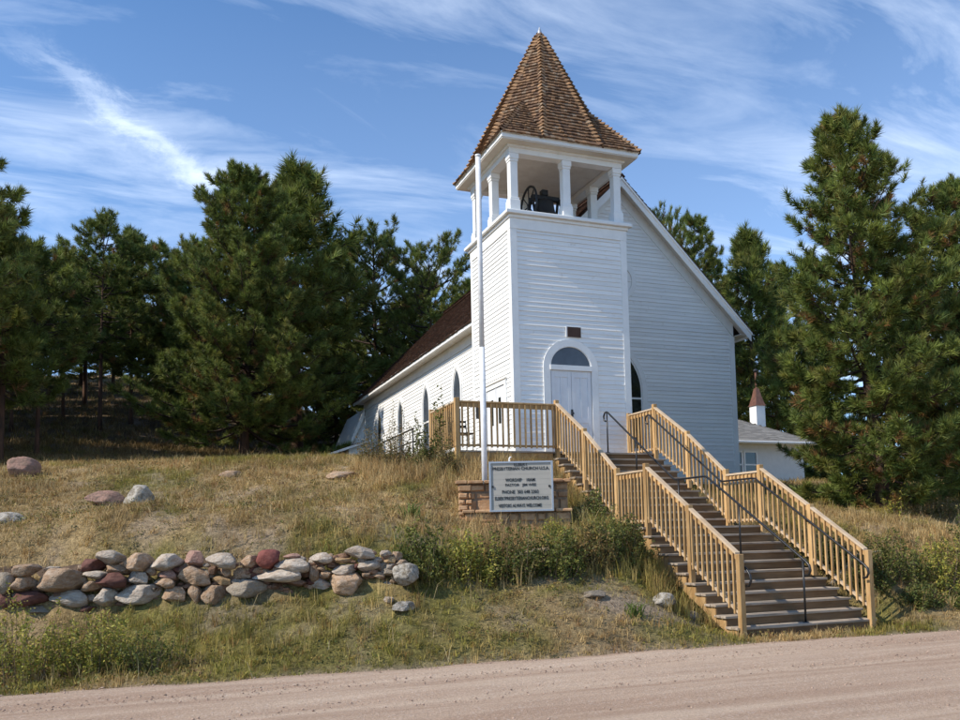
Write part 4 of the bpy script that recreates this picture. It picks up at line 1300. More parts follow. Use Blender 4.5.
# ------------------------------------------------------------------ fieldstones
def ico(n):
    t = (1 + 5 ** .5) / 2
    v = [(-1, t, 0), (1, t, 0), (-1, -t, 0), (1, -t, 0), (0, -1, t), (0, 1, t), (0, -1, -t), (0, 1, -t), (t, 0, -1), (t, 0, 1), (-t, 0, -1), (-t, 0, 1)]
    v = [Vector(a).normalized() for a in v]
    f = [(0, 11, 5), (0, 5, 1), (0, 1, 7), (0, 7, 10), (0, 10, 11), (1, 5, 9), (5, 11, 4), (11, 10, 2), (10, 7, 6), (7, 1, 8), (3, 9, 4), (3, 4, 2), (3, 2, 6), (3, 6, 8), (3, 8, 9), (4, 9, 5), (2, 4, 11), (6, 2, 10), (8, 6, 7), (9, 8, 1)]
    for _ in range(n):
        cache = {}; nf = []

        def mid(a, b):
            k = (min(a, b), max(a, b))
            if k not in cache: v.append((v[a] + v[b]).normalized()); cache[k] = len(v) - 1
            return cache[k]
        for a, b, c in f:
            x, y, z = mid(a, b), mid(b, c), mid(c, a)
            nf += [(a, x, z), (b, y, x), (c, z, y), (x, y, z)]
        f = nf
    return np.array([tuple(a) for a in v]), np.array(f)


_IV, _IF = ico(3)


def rock_mesh(seed, cuts=9, flat=.12, soft=.0):
    cuts = int(cuts * 1.7)
    r = np.random.default_rng(seed)
    v = _IV.copy()
    # squarish body
    p = 2.6
    v = v / (np.abs(v) ** p).sum(1, keepdims=True) ** (1 / p)
    for _ in range(cuts):
        d = r.normal(size=3); d /= np.linalg.norm(d)
        lim = r.uniform(.60, .93)
        t = v @ d
        over = np.maximum(t - lim, 0)
        v = v - d * (over * .97)[:, None]
    for f, a in ((1.3, .07), (3.1, .035), (7, .022)):
        s = r.integers(0, 90)
        v = v * (1 + a * 2 * (vn(v[:, 0] * 1.3 + v[:, 2] * .7, v[:, 1] + v[:, 2], f, s) - .5))[:, None]
    m = np.abs(v).max(0)
    v = v / m / 2                                # unit box
    return np_mesh('stone', v, _IF, ROCKM['w'], None, True)


ROCKS = [rock_mesh(100 + i, 8 + i % 5) for i in range(12)]
ROUND = [rock_mesh(200 + i, 2) for i in range(3)]


def set_mat(o, m):
    o.material_slots[0].link = 'OBJECT'
    o.material_slots[0].material = m


def build_stone_wall():
    W = thing('dry_stone_wall', (-7.2, -5.3, .8), 'dry stacked wall of rounded pale, tan and dark red fieldstones holding back the slope', 'stone wall')
    ay = math.atan2(-2.05, 5.34)
    for i, (x, y, z, w, h, c) in enumerate(WALL_ROCKS):
        me = random.choice(ROUND) if c == 'R' else random.choice(ROCKS)
        o = link('stone', me, W, (x, y, z))
        set_mat(o, ROCKM[c])
        dep = min(max(w, h) * 1.05, .45)
        o.scale = (w * 1.09, dep, h * 1.13)
        tl = random.uniform(-.09, .09)
        o.rotation_euler = (random.uniform(-.12, .12), tl, ay + random.uniform(-.12, .12))
    # smaller stones bedded behind and between the face stones
    for k in range(95):
        t = random.random()
        x = -10.9 + t * 6.25; y = -4.00 - t * 2.40 + .04 + random.uniform(-.02, .06)
        zb = z1(x, y - .22)
        h = random.uniform(.09, .17); w = h * random.uniform(1.2, 2.2)
        zt = .56 if t < .9 else .40
        o = link('stone', random.choice(ROCKS), W, (x, y, zb + random.uniform(.0, zt)))
        set_mat(o, ROCKM[random.choice('tbrgwtbb')])
        o.scale = (w, .22, h); o.rotation_euler = (random.uniform(-.2, .2), random.uniform(-.15, .15), ay + random.uniform(-.2, .2))
    # earth packed behind the stones
    r = np.random.default_rng(3)
    mb = MB()
    N = 46
    prof = []
    for i in range(N + 1):
        t = i / N
        x = -10.9 + t * 6.3; y = -3.94 - t * 2.42 + .16
        a = z1(x, y - .15) - .15; b = max(z1(x, y + .32), 1.0) - .10
        prof.append([(x, y - .02, a), (x + .03, y + .02 + .04 * r.random(), (a + b) / 2), (x + .05, y + .09 + .05 * r.random(), b - .05), (x + .1, y + .45, b - .02)])
    vs = [p for row in prof for p in row]
    fs = [(i * 4 + k, (i + 1) * 4 + k, (i + 1) * 4 + k + 1, i * 4 + k + 1) for i in range(N) for k in range(3)]
    mb.add(vs, fs)
    mb.build('packed_earth', EARTH, W, smooth=True)
    # small chock stones filling the gaps
    ch = MB()
    V_, F_ = ico(1)
    for _ in range(230):
        t = r.random(); x = -10.7 + t * 6.05; y = -4.02 - t * 2.40 + .0 + r.uniform(-.02, .06)
        zb = z1(x, y - .2)
        zz = r.uniform(zb, zb + .55)
        s = r.uniform(.02, .055)
        ch.add([(x + a * s * 1.5, y + b * s, zz + c_ * s * .8) for a, b, c_ in V_ * (1 + .15 * r.normal(size=(len(V_), 1)))], [tuple(q) for q in F_])
    setp(ch.build('chock_stones', ROCKM['b'], W), kind='stuff')


EARTH = mat('packed_earth', (.075, .05, .034), (.12, .08, .052), 9, rough=1, bump=.02, bscale=14)
build_stone_wall()


def boulder(x, y, w, d, h, c, label, sink=.25, rot=0, name='boulder', me=None):
    g = z1(x, y)
    o = link(name, me or random.choice(ROCKS), None, (x, y, g + h * (.5 - sink)))
    set_mat(o, ROCKM[c])
    o.scale = (w, d, h * .92); o.location.z -= h * .10; o.rotation_euler = (random.uniform(-.1, .1), random.uniform(-.12, .12), rot)
    setp(o, label, 'rock')
    return o


boulder(-10.68, 3.46, .80, .7, .62, 'pink', 'pinkish pointed boulder on the far left crest of the slope', .15)
boulder(-8.75, .10, .82, .5, .42, 'pink', 'low smooth pink boulder left of the pale cracked one on the slope', .2)
boulder(-8.14, -.33, .62, .5, .60, 'W', 'whitish lichen spotted boulder high on the slope, right of the pink one', .15)
boulder(-10.2, -1.95, .75, .5, .34, 'W', 'flat grey white slab in the grass near the left edge above the stone wall', .25)
boulder(-8.45, -1.05, .24, .2, .14, 'w', 'small pale stone just below the whitish boulder', .2)
boulder(-5.95, -2.0, .38, .26, .13, 'w', 'small flat pale rock in the grass mid slope', .2)
boulder(-5.4, -2.75, .32, .22, .12, 'w', 'small flat pale rock lower down the middle of the slope', .2)
boulder(-6.2, -3.1, .26, .2, .10, 'w', 'small flat pale rock just above the stone wall', .2)
boulder(-4.15, -.35, .75, .4, .22, 't', 'flat tan ledge of rock near the crest below the church', .2)
boulder(-6.3, 1.2, .55, .35, .20, 't', 'weathered tan rock on the crest in front of the big pine', .2)
boulder(-4.66, -6.84, .42, .28, .20, 'W', 'pale fallen slab in the grass below the right end of the stone wall', .25, .4)
boulder(-4.82, -6.68, .16, .14, .12, 'w', 'small pale stone beside the fallen slab below the stone wall end', .2)
boulder(-.50, -6.80, .50, .34, .30, 'W', 'grey pointed boulder beside the left stringer of the stairs', .2, -.3)
boulder(-1.75, -6.92, .42, .28, .15, 'g', 'flat grey stone half buried in the bare patch left of the stairs', .3)
boulder(-1.05, -4.95, .26, .22, .16, 'o', 'small rounded ochre stone in the weeds right of the sign', .15)
boulder(-1.25, -5.85, .3, .22, .14, 't', 'small tan stone among the shrubs below the sign', .2)
boulder(-3.85, -7.98, .26, .14, .07, 'pink', 'thin pinkish stone lying at the grass edge by the road', .2)
boulder(.12, -6.62, .24, .2, .2, 'g', 'grey stone tucked under the lower stair stringer', .2)
boulder(-2.2, -5.6, .9, .4, .34, 'g', 'weathered grey rock ledge in the middle of the shrubs', .3)

# little white edging and branch debris right of the stairs
def build_log():
    o = MB().tube([(3.25, -6.3, z1(3.25, -6.3) + .04), (4.1, -6.0, z1(4.1, -6.0) + .07), (5.0, -5.75, z1(5.0, -5.75) + .05)], [.035, .03, .015], 7).build('fallen_branch', MATBR, org=(3.25, -6.3, z1(3.25, -6.3)))
    setp(o, 'bleached fallen branch lying on the bank right of the stairs', 'branch')


MATBR = mat('bleached_wood', (.45, .40, .34), (.32, .27, .22), 8, (.3, 1, 1), rough=.9)
build_log()


# ------------------------------------------------------------------ pines
def unit_rows(a):
    return a / np.maximum(np.linalg.norm(a, axis=1, keepdims=True), 1e-9)


def needle_tris(P, D, size, n, r, base_col, spread=(22, 88), width=.010):
    """P tuft tips, D directions; every tuft is a bottlebrush of thin triangular needles"""
    M = len(P)
    P = np.repeat(P, n, axis=0); D = np.repeat(unit_rows(D), n, axis=0); S = np.repeat(size, n)[:, None]
    along = r.random((M * n, 1)) ** .8
    rv = unit_rows(r.normal(size=(M * n, 3)))
    perp = unit_rows(rv - D * (rv * D).sum(1, keepdims=True))
    ang = np.radians(spread[0] + (spread[1] - spread[0]) * (1 - along) + r.normal(0, 8, (M * n, 1)))
    nd = D * np.cos(ang) + perp * np.sin(ang)
    nd[:, 2] += .12
    nd = unit_rows(nd)
    b = P - D * S * (1 - along) * .9
    tip = b + nd * S * r.uniform(.7, 1.1, (M * n, 1))
    side = unit_rows(np.cross(nd, r.normal(size=(M * n, 3)))) * width * S / .2
    V = np.stack([b - side, b + side, tip], 1).reshape(-1, 3)
    F = np.arange(len(V)).reshape(-1, 3)
    c = np.repeat(base_col, n, axis=0) * r.uniform(.75, 1.3, (M * n, 1))
    return V, F, np.repeat(c, 3, axis=0)


def pine_shape(seed, H, Rr, kind, c0, tuft, nneed, dens=1.0):
    """returns trunk/branch mesh and crown mesh, base at origin"""
    r = np.random.default_rng(seed)
    lx, ly = {'front': (-.75, .25)}.get(kind, tuple(r.normal(0, .012 * H, 2)))
    bend = r.normal(0, .01 * H, 2)

    def axis_at(t):
        return np.array([lx * t + bend[0] * math.sin(3 * t), ly * t + bend[1] * math.sin(3 * t + 1), H * t])
    wood = MB()
    tr = MB()
    k = 14
    r0 = (.0135 * H + .04) * (.62 if kind in ('thin', 'tall') else 1)
    tr.tube([axis_at(i / k) + (np.array([0, 0, -.4]) if i == 0 else 0) for i in range(k + 1)], [r0 * (1.25 if i == 0 else 1) * (1 - .93 * (i / k)) for i in range(k + 1)], 9)
    P, D, S, Q = [], [], [], []
    nb = int({'big': 150, 'front': 140, 'front2': 120, 'thin': 70, 'flat': 75, 'tall': 80}.get(kind, 95) * dens)
    lobes = r.random(9) * 2 * math.pi
    for i in range(nb):
        u = (i + r.random()) / nb
        t = c0 + (1 - c0) * u ** .92
        h = (t - c0) / (1 - c0)
        if kind == 'flat': pr = math.sin(math.pi * min(1, .12 + .80 * h)) ** .6
        elif kind in ('thin', 'tall'): pr = (.35 + .65 * math.sin(math.pi * min(1, h * .95 + .12))) * (1 if h < .85 else (1 - h) / .15 * .6 + .4)
        elif kind in ('front', 'front2'): pr = min(1, ((1 - h) / .66) ** .70) * (.82 + .18 * min(1, h / .12)) + .03
        else: pr = (1 - h) ** .68 * .95 + .10
        if h < .12 and kind not in ('front', 'front2', 'big'): pr *= .55 + h * 3.5
        az = i * 2.39996 + r.normal(0, .25)
        L = Rr * pr * (.68 + .50 * r.random()) * (1 + .10 * math.sin(az * 2 + lobes[0]) + .10 * math.sin(az * 3 + h * 6 + lobes[1]))
        if r.random() < .08: L *= .55
        el = math.radians(-14 + 58 * h + r.normal(0, 8))
        a = axis_at(t)
        d = np.array([math.cos(az) * math.cos(el), math.sin(az) * math.cos(el), math.sin(el)])
        pts = []
        m = 6
        curve = .22 * L * (1 - .4 * h)
        for j in range(m + 1):
            s = j / m
            q = a + d * L * s
            q[2] += curve * (s ** 2.2) - .10 * L * math.sin(math.pi * s) * (1 - h)
            pts.append(q)
        br = (.010 + .012 * L)
        wood.tube(pts, [br * (1 - .8 * j / m) for j in range(m + 1)], 4, False)
        pts = np.array(pts)
        dirs = np.gradient(pts, axis=0)
        ntw = max(4, int(L * 4.6 / (tuft / .26)))
        for j in range(ntw):
            s = .22 + .78 * ((j + r.random()) / ntw)
            if kind in ('thin', 'flat', 'tall') and s < .38: continue
            f = s * m; i0 = min(int(f), m - 1); q = pts[i0] * (1 - f + i0) + pts[i0 + 1] * (f - i0)
            dd = dirs[i0] / np.linalg.norm(dirs[i0])
            sd = np.cross(dd, [0, 0, 1]); sd /= np.linalg.norm(sd) + 1e-9
            sg = 1 if (j % 2) else -1
            td = dd * r.uniform(.5, 1.1) + sd * sg * r.uniform(.5, 1.1) + np.array([0, 0, r.uniform(.0, .55)])
            td /= np.linalg.norm(td)
            tl = (.16 + .30 * L * (1 - s) ** .8 + .10) * r.uniform(.6, 1.2)
            e = q + td * tl
            if tl > .2: wood.tube([q, q + td * tl * .5 + np.array([0, 0, .01]), e], [.012, .009, .006], 3, False)
            nt = 1 + int(tl / (tuft * 1.05))
            for z in range(nt):
                sp = q + td * tl * (1 - .62 * z / max(nt, 1))
                P.append(sp + r.normal(0, .05, 3)); D.append(td + np.array([0, 0, .35]) + r.normal(0, .28, 3)); S.append(tuft * r.uniform(.8, 1.2))
                Q.append(s * (1 - .5 * z / nt))
        for z in range(2):
            P.append(pts[-1] + r.normal(0, .03, 3)); D.append(dirs[-1] / np.linalg.norm(dirs[-1]) + np.array([0, 0, .3])); S.append(tuft * 1.15); Q.append(1.0)
    for z in range(3):
        P.append(axis_at(1) + np.array([0, 0, .0 - .15 * z])); D.append(np.array([r.normal(0, .2), r.normal(0, .2), 1])); S.append(tuft); Q.append(1)
    P, D, S, Q = np.array(P), np.array(D), np.array(S), np.array(Q)
    M = len(P)
    g1 = np.array([.175, .200, .042]); g2 = np.array([.090, .128, .032]); ye = np.array([.22, .185, .05]); brn = np.array([.34, .185, .07])
    mix = r.random((M, 1))
    c = g1 * mix + g2 * (1 - mix)
    y = (r.random(M) < .22)[:, None]
    c = np.where(y, c * .55 + ye * .45, c)
    pb = {'front': .13, 'front2': .12, 'big': .10}.get(kind, .05)
    b = ((Q < .60) & (r.random(M) < pb))[:, None]
    c = c * r.uniform(.65, 1.5, (M, 1))
    c = np.where(b, brn * r.uniform(.5, 1.1, (M, 1)), c)
    V, F, C = needle_tris(P, D, S, nneed, r, c, width=.010 if tuft < .3 else .0125)
    return tr, wood, (V, F, C), M


PCACHE = {}


def pine(name, x, y, ztop, Rr, kind, c0, label, group, seed=0, base=None, tuft=.26, nneed=26, key=None, dens=1.0):
    bx, by = base or (x, y)
    g = z1(bx, by)
    H = ztop - g
    H -= {'flat': 1.5, 'big': 1.3, 'front': .30, 'front2': .5, 'tall': .5}.get(kind, .9)
    t = thing(name, (bx, by, g), label, 'tree', group)
    k = key or (name, seed)
    if k not in PCACHE:
        tr, wood, (V, F, C), M = pine_shape(seed, H, Rr, kind, c0, tuft, nneed, dens)
        PCACHE[k] = (tr.mesh('trunk', BARK, smooth=True), wood.mesh('branches', BARKD, smooth=True), np_mesh('crown', V, F, NEEDLE, C), H, Rr)
    a, b, c, H0, R0 = PCACHE[k]
    rot = 0 if key is None else random.uniform(0, 6.28)
    for nm, me in (('trunk', a), ('branches', b), ('crown', c)):
        o = link(nm, me, t, (bx, by, g))
        o.scale = (Rr / R0, Rr / R0, H / H0); o.rotation_euler = (0, 0, rot)
        if nm != 'trunk': o['kind'] = 'stuff'
    return t


def build_trees():
    front = [(8.13, -2.49), (12.89, -0.83)]
    L = [
        'tall dark pine at the far left edge whose upper branches reach into the frame',
        'dense dark pine at the left edge of the wood, shorter than its edge neighbour',
        'slim pine with a bare leaning trunk at the near left edge of the wood',
        'thin pine deep in the wood between the slim leaning one and the tall group',
        'tallest bare trunked pine of the open stand on the left',
        'thin pine just right of the tallest one in the open stand',
        'slender pine between the open stand and the huge bushy pine',
        'bushy dark pine behind the leaning trunk at the left edge',
        'thin high crowned pine deep behind the open stand',
        'huge bushy pine with branches to the ground, left of the church',
        'twin topped dark pine touching the right side of the huge bushy pine',
        'shaded pine filling the gap left of the huge bushy pine',
        'pine standing deep behind the twin topped pine',
        'round topped pine right of the twin topped pine, above the church roof end',
        'rounded open crowned pine next to the bell tower, above the nave roof',
        'young light green pine in front of the two round topped ones',
        'dark low pine directly behind the rear of the church',
        'pine whose top just clears the nave roof beside the tower',
        'far pine between the two round topped ones',
        'dark pine outside the left edge of the view near the wood',
        'far pine beyond the left edge of the wood',
        'distant pine seen between the trunks at the left',
        'distant pine seen through the middle of the open stand',
        'distant pine behind the gap left of the huge bushy pine',
        'pine top showing above the right rake of the church gable',
        'broad dark pine behind the house, right of the gable',
        'small flat topped pine top peeping over the gable roof',
        'pine filling the gap behind the gable and the house',
        'pine behind the copper chimney, mostly hidden by the front pine',
        'large sunlit ponderosa pine right of the stairs with orange inner needles',
        'bushy pine behind and right of the large sunlit one, cut by the frame',
        'pine outside the right edge of the view',
        'background pine low behind the large sunlit pine, left of its trunk',
        'background pine behind the trunk of the large sunlit pine',
        'background pine at the right edge behind the bushy one',
        'background pine beyond the right edge of the view']
    for i, (x, y, zt, Rr, kind, c0) in enumerate(TREES):
        if kind == 'thin': c0 -= .12
        lab = L[i]
        grp = 'pines of the wood on the left' if i < 24 else ('pines behind the church and house' if i < 29 or i > 31 else 'pines on the right bank')
        if kind == 'front':
            pine('ponderosa_pine', x, y, zt, Rr, kind, c0, lab, grp, 51, base=(8.78, -2.35), tuft=.21, nneed=52, dens=1.15)
        elif kind == 'front2':
            pine('ponderosa_pine', x, y, zt, Rr, kind, c0, lab, grp, 52, tuft=.21, nneed=46, dens=1.25)
        elif kind == 'big':
            pine('ponderosa_pine', x, y, zt, Rr, kind, c0, lab, grp, 53, tuft=.25, nneed=46, dens=1.5)
        elif kind == 'tall':
            pine('ponderosa_pine', x, y, zt, Rr, kind, c0, lab, grp, 54, tuft=.25, nneed=36)
        else:
            v = i % {'mid': 3, 'thin': 3, 'flat': 2}[kind]
            pine('ponderosa_pine', x, y, zt, Rr, kind, c0, lab, grp, {'mid': 60, 'thin': 70, 'flat': 80}[kind] + v, key=(kind, v, c0 > .15), tuft=.25, nneed=42, dens=1.15)
    FAR = [(-13.2, 52, 'far hazy pine low between the leftmost trunks'), (-9.0, 55, 'far pine low between the tallest trunk and its left neighbour'), (-6.5, 50, 'far pine low between the tallest trunk and the huge bushy pine'), (-16.5, 46, 'far pine low at the left edge behind the leaning trunk'),
           (-3.2, 52, 'far pine low behind the left side of the huge bushy pine'), (-11.5, 66, 'small distant pine on the meadow crest, left one'), (-7.2, 68, 'small distant pine on the meadow crest, right one'), (1.5, 60, 'far pine behind the twin topped pine'), (-20, 56, 'far pine beyond the left edge trees')]
    for i, (x, y, lab) in enumerate(FAR):
        pine('ponderosa_pine', x, y, z1(x, y) + (7.5 if y < 60 else 6), 2.6, 'mid', .05, lab, 'pines of the wood on the left', 60, key=('mid', 0, False), tuft=.25, nneed=42, dens=1.15)
    # more of the wood just outside the left of the view, added to shade its floor
    for i, (x, y, h, Rr) in enumerate(((-18, 30, 12, 3.2), (-26, 34, 13, 3.4), (-19, 46, 12, 3.2), (-24, 50, 12, 3.4), (-17, 56, 11, 3.2), (-28, 22, 13, 3.4), (-17.5, 13, 11, 3.2), (-21, 9, 12, 3.4), (-20, 18, 12, 3.4), (-24.5, 14.5, 12, 3.4), (-18.5, 23, 12, 3.3), (-23, 27, 13, 3.4), (-17, 35, 12, 3.2), (-22, 40, 12, 3.3), (-15.5, 8.5, 9, 2.6))):
        pine('ponderosa_pine', x, y, z1(x, y) + h, Rr, 'mid', .2, 'dark pine added to the left of the view to shade the floor of the wood', 'pines outside the left of the view', 61, key=('mid', 1, True))


build_trees()


# ------------------------------------------------------------------ shrubs and weeds
def leaf_quads(P, N, size, r, col, asp=.45):
    M = len(P)
    N = unit_rows(N)
    u = unit_rows(np.cross(N, r.normal(size=(M, 3)))); v = np.cross(N, u)
    s = size[:, None]
    V = np.stack([P - u * s, P + v * s * asp, P + u * s, P - v * s * asp], 1).reshape(-1, 3)
    F = np.arange(len(V)).reshape(-1, 4)
    return V, F, np.repeat(col, 4, axis=0)


def shrub(x, y, w, d, h, seed, label, tone, leaf=.030, nst=64, nl=56, name='shrub', cat='shrub', group=None):
    r = np.random.default_rng(seed)
    g = z1(x, y)
    stems = MB(); P = []; N = []; S = []
    for i in range(nst):
        a = r.random() * 6.283; q = r.random() ** .6
        ex, ey = math.cos(a) * q * w / 2, math.sin(a) * q * d / 2
        gx, gy = x + ex * .75, y + ey * .75
        hh = h * (1.0 - .45 * q * q) * (r.uniform(.40, 1.05) if r.random() < .78 else r.uniform(1.0, 1.45))
        b = np.array([ex * .7, ey * .7, z1(gx, gy) - g - .03]); t = np.array([ex * 1.05 + r.normal(0, .05), ey * 1.05 + r.normal(0, .05), b[2] + hh])
        mid = (b + t) / 2 + r.normal(0, .03, 3)
        stems.tube([b, mid, t], [.006, .004, .002], 3, False)
        for j in range(nl):
            s = r.random() ** .7
            p = b * (1 - s) + t * s + (mid - (b + t) / 2) * 4 * s * (1 - s)
            P.append(p + r.normal(0, .045, 3) * (1.3 - .8 * s)); N.append(r.normal(size=3) + np.array([0, 0, .8])); S.append(leaf * r.uniform(.5, 1.25))
    P, N, S = np.array(P), np.array(N), np.array(S)
    M = len(P)
    pal = {'g': [(.13, .15, .032), (.20, .195, .045), (.085, .105, .026)], 'y': [(.30, .29, .05), (.40, .33, .065), (.19, .21, .042)],
           'd': [(.085, .11, .026), (.13, .145, .034), (.17, .14, .04)], 'b': [(.27, .175, .065), (.17, .14, .045), (.12, .125, .036)]}[tone]
    c = np.array(pal)[r.integers(0, 3, M)] * r.uniform(.7, 1.25, (M, 1))
    V, F, C = leaf_quads(P, N, S, r, c)
    t = thing(name, (x, y, g), label, cat, group)
    setp(link('stems', stems.mesh('stems', TWIG), t, (x, y, g)), kind='stuff')
    setp(link('leaves', np_mesh('leaves', V, F, LEAF, C), t, (x, y, g)), kind='stuff')
    return t


TWIG = mat('twigs', (.14, .095, .06), (.22, .16, .10), 8, rough=.9)

SB = 'leafy shrubs on the bank left of the stairs'
shrub(-4.15, -6.20, .95, .7, .62, 1, 'green leafy shrub touching the right end of the stone wall', 'g', group=SB)
shrub(-3.45, -6.25, .95, .7, .66, 2, 'yellow green shrub second from the stone wall on the bank', 'y', group=SB)
shrub(-2.75, -6.20, .95, .75, .70, 3, 'dark green shrub in the middle of the bank below the sign', 'd', group=SB)
shrub(-2.05, -6.30, .9, .7, .66, 4, 'dense green shrub on the bank below the right edge of the sign', 'g', group=SB)
shrub(-1.35, -6.0, .85, .7, .66, 5, 'green shrub with bronze tips between the sign and the grey boulder', 'b', group=SB)
shrub(-.75, -5.85, .8, .7, .70, 6, 'tall green shrub behind the grey boulder beside the stairs', 'g', group=SB)
shrub(-.20, -5.55, .6, .6, .55, 7, 'shrub hugging the stair stringer below the landing', 'd', group=SB)
shrub(-1.6, -5.2, .8, .5, .42, 8, 'low yellow green weeds in front of the sign wall', 'y', leaf=.025, group=SB)
shrub(-.45, -4.6, .6, .6, .60, 9, 'green weeds between the sign wall and the upper stairs', 'g', leaf=.03, group=SB)
SL_ = 'yellow green bushes at the lower left by the road'
shrub(-9.35, -6.55, 1.3, 1.0, .85, 11, 'yellow green bush at the lower left corner of the view', 'y', leaf=.024, nst=80, nl=60, group=SL_)
shrub(-8.55, -6.45, 1.2, 1.0, .80, 12, 'yellow green bush in front of the left part of the stone wall', 'y', leaf=.024, nst=80, nl=60, group=SL_)
shrub(-7.9, -6.75, .9, .7, .5, 13, 'low green weeds right of the yellow green bushes', 'g', leaf=.022, nst=50, nl=50, group=SL_)
shrub(-9.9, -5.6, .9, .7, .5, 14, 'green bush against the far left end of the stone wall', 'g', leaf=.024, nst=60, nl=50, group=SL_)
RB = 'shrubs on the bank right of the stairs'
shrub(3.75, -6.75, .9, .7, .72, 21, 'dark green shrub against the bottom right post of the stairs', 'd', group=RB)
shrub(4.5, -6.65, 1.2, .8, .85, 22, 'green shrub second right of the bottom of the stairs', 'g', group=RB)
shrub(5.4, -6.75, 1.3, .9, .85, 23, 'yellow flecked shrub on the right bank near the frame edge', 'y', group=RB)
shrub(6.4, -6.6, 1.3, .9, .9, 24, 'dark shrub at the right frame edge above the road', 'd', group=RB)
shrub(4.2, -7.35, .8, .5, .36, 28, 'low dark weeds at the foot of the right bank beside the bottom step', 'd', leaf=.028, group=RB)
shrub(5.3, -7.4, 1.0, .5, .34, 29, 'low green weeds at the foot of the right bank near the frame edge', 'g', leaf=.026, group=RB)
shrub(3.55, -5.9, .8, .7, .6, 30, 'dark shrub behind the lower right railing', 'd', group=RB)
shrub(8.25, -3.15, .7, .5, .75, 25, 'leafy sapling in front of the trunk of the large pine', 'y', leaf=.035, nst=14, nl=30, group=RB)
shrub(9.3, -3.35, 1.3, .7, .55, 26, 'straggly olive shrub right of the large pine trunk', 'b', leaf=.03, nst=40, nl=40, group=RB)
shrub(11.0, -3.6, 1.6, .8, .6, 27, 'olive shrub below the pine at the right frame edge', 'g', leaf=.03, nst=50, nl=40, group=RB)
WD = 'tall seedy weeds at the left end of the deck'
shrub(-2.62, -1.1, .6, .5, 1.05, 31, 'dark leafy weed at the left front corner of the deck', 'd', leaf=.035, nst=34, nl=50, name='weed', cat='weed', group=WD)
shrub(-3.0, -.5, .7, .5, 1.15, 32, 'tall brown seedy weeds left of the deck corner', 'b', leaf=.024, nst=60, nl=46, name='weed', cat='weed', group=WD)
shrub(-3.3, .4, .7, .5, .95, 33, 'thin brown weeds at the far left of the clump by the deck', 'b', leaf=.024, nst=55, nl=40, name='weed', cat='weed', group=WD)
shrub(-2.3, -1.7, .5, .4, .75, 34, 'brown weeds in front of the deck corner post', 'b', leaf=.024, nst=46, nl=42, name='weed', cat='weed', group=WD)
shrub(-2.10, -.95, .3, .3, 1.6, 35, 'spindly green sapling reaching above the deck railing corner', 'g', leaf=.04, nst=6, nl=60, name='weed', cat='weed', group=WD)


def grass_blades(X, Y, n, hgt, wid, lean, r, col, spread=.035):
    """n curved blades per tuft, two segments each"""
    M = len(X)
    Z = zg(X, Y) - .01
    h = np.repeat(hgt, n) * r.uniform(.45, 1.15, M * n)
    a = r.random(M * n) * 6.283
    ln = np.repeat(lean, n) * r.uniform(.3, 1.4, M * n)
    bx = np.repeat(X, n) + r.normal(0, spread, M * n); by = np.repeat(Y, n) + r.normal(0, spread, M * n); bz = np.repeat(Z, n)
    dx, dy = np.cos(a) * ln * h, np.sin(a) * ln * h
    wa = r.random(M * n) * 6.283
    wx, wy = np.cos(wa) * np.repeat(wid, n) * .5, np.sin(wa) * np.repeat(wid, n) * .5
    b = np.stack([bx, by, bz], -1); w = np.stack([wx, wy, wx * 0], -1)
    m = b + np.stack([dx * .35, dy * .35, h * .6], -1); t = b + np.stack([dx, dy, h * np.clip(1.0 - .3 * ln, .5, 1)], -1)
    V = np.stack([b - w, b + w, m + w * .75, m - w * .75, t], 1).reshape(-1, 3)
    k = np.arange(M * n)[:, None] * 5
    F = np.concatenate([k + np.array([[0, 1, 2]]), k + np.array([[0, 2, 3]]), k + np.array([[3, 2, 4]])], 0)
    c = np.repeat(col, n, axis=0) * r.uniform(.7, 1.3, (M * n, 1))
    return V, F, np.repeat(c, 5, axis=0)


def blocked(X, Y):
    e = road_edge(X)
    b = (Y < e + .02)
    b |= (X > .40) & (X < 3.08) & (Y > YB - .1) & (Y < 0)
    b |= (X > 0) & (X < FX) & (Y > -.02) & (Y < 3)
    b |= (X > NL) & (X < NR) & (Y > 2.6) & (Y < 18.2)
    b |= (X > -1.9) & (X < .4) & (Y > -.9) & (Y < 2)
    wl = -4.46 - (X + 9.9) * .384
    b |= (X < -4.6) & (X > -11) & (np.abs(Y - wl - .02) < .10)
    s = (X + 2.765) * .937 - (Y + 3.80) * .348; q = -(X + 2.765) * .348 - (Y + 3.8) * .937
    b |= (s > -.03) & (s < 2.2) & (q > -.45) & (q < .34)
    return b


def colours(X, Y, r, dryb=0.0):
    g = np.clip(green(X, Y) - dryb + r.normal(0, .16, len(X)), 0, 1)[:, None]
    t = r.random((len(X), 1))
    dry = np.array([.50, .375, .185]) * (1 - t) + np.array([.36, .225, .085]) * t
    t = r.random((len(X), 1))
    gr = np.array([.17, .175, .035]) * (1 - t) + np.array([.32, .26, .055]) * t
    pt = (.55 + .9 * fbm(X, Y, 1.7, 81, 4))[:, None]
    rust = np.array([.26, .13, .05])
    rr = (r.random((len(X), 1)) < .13) * .7
    c = dry * (1 - g) + gr * g
    return (c * (1 - rr) + rust * rr) * pt


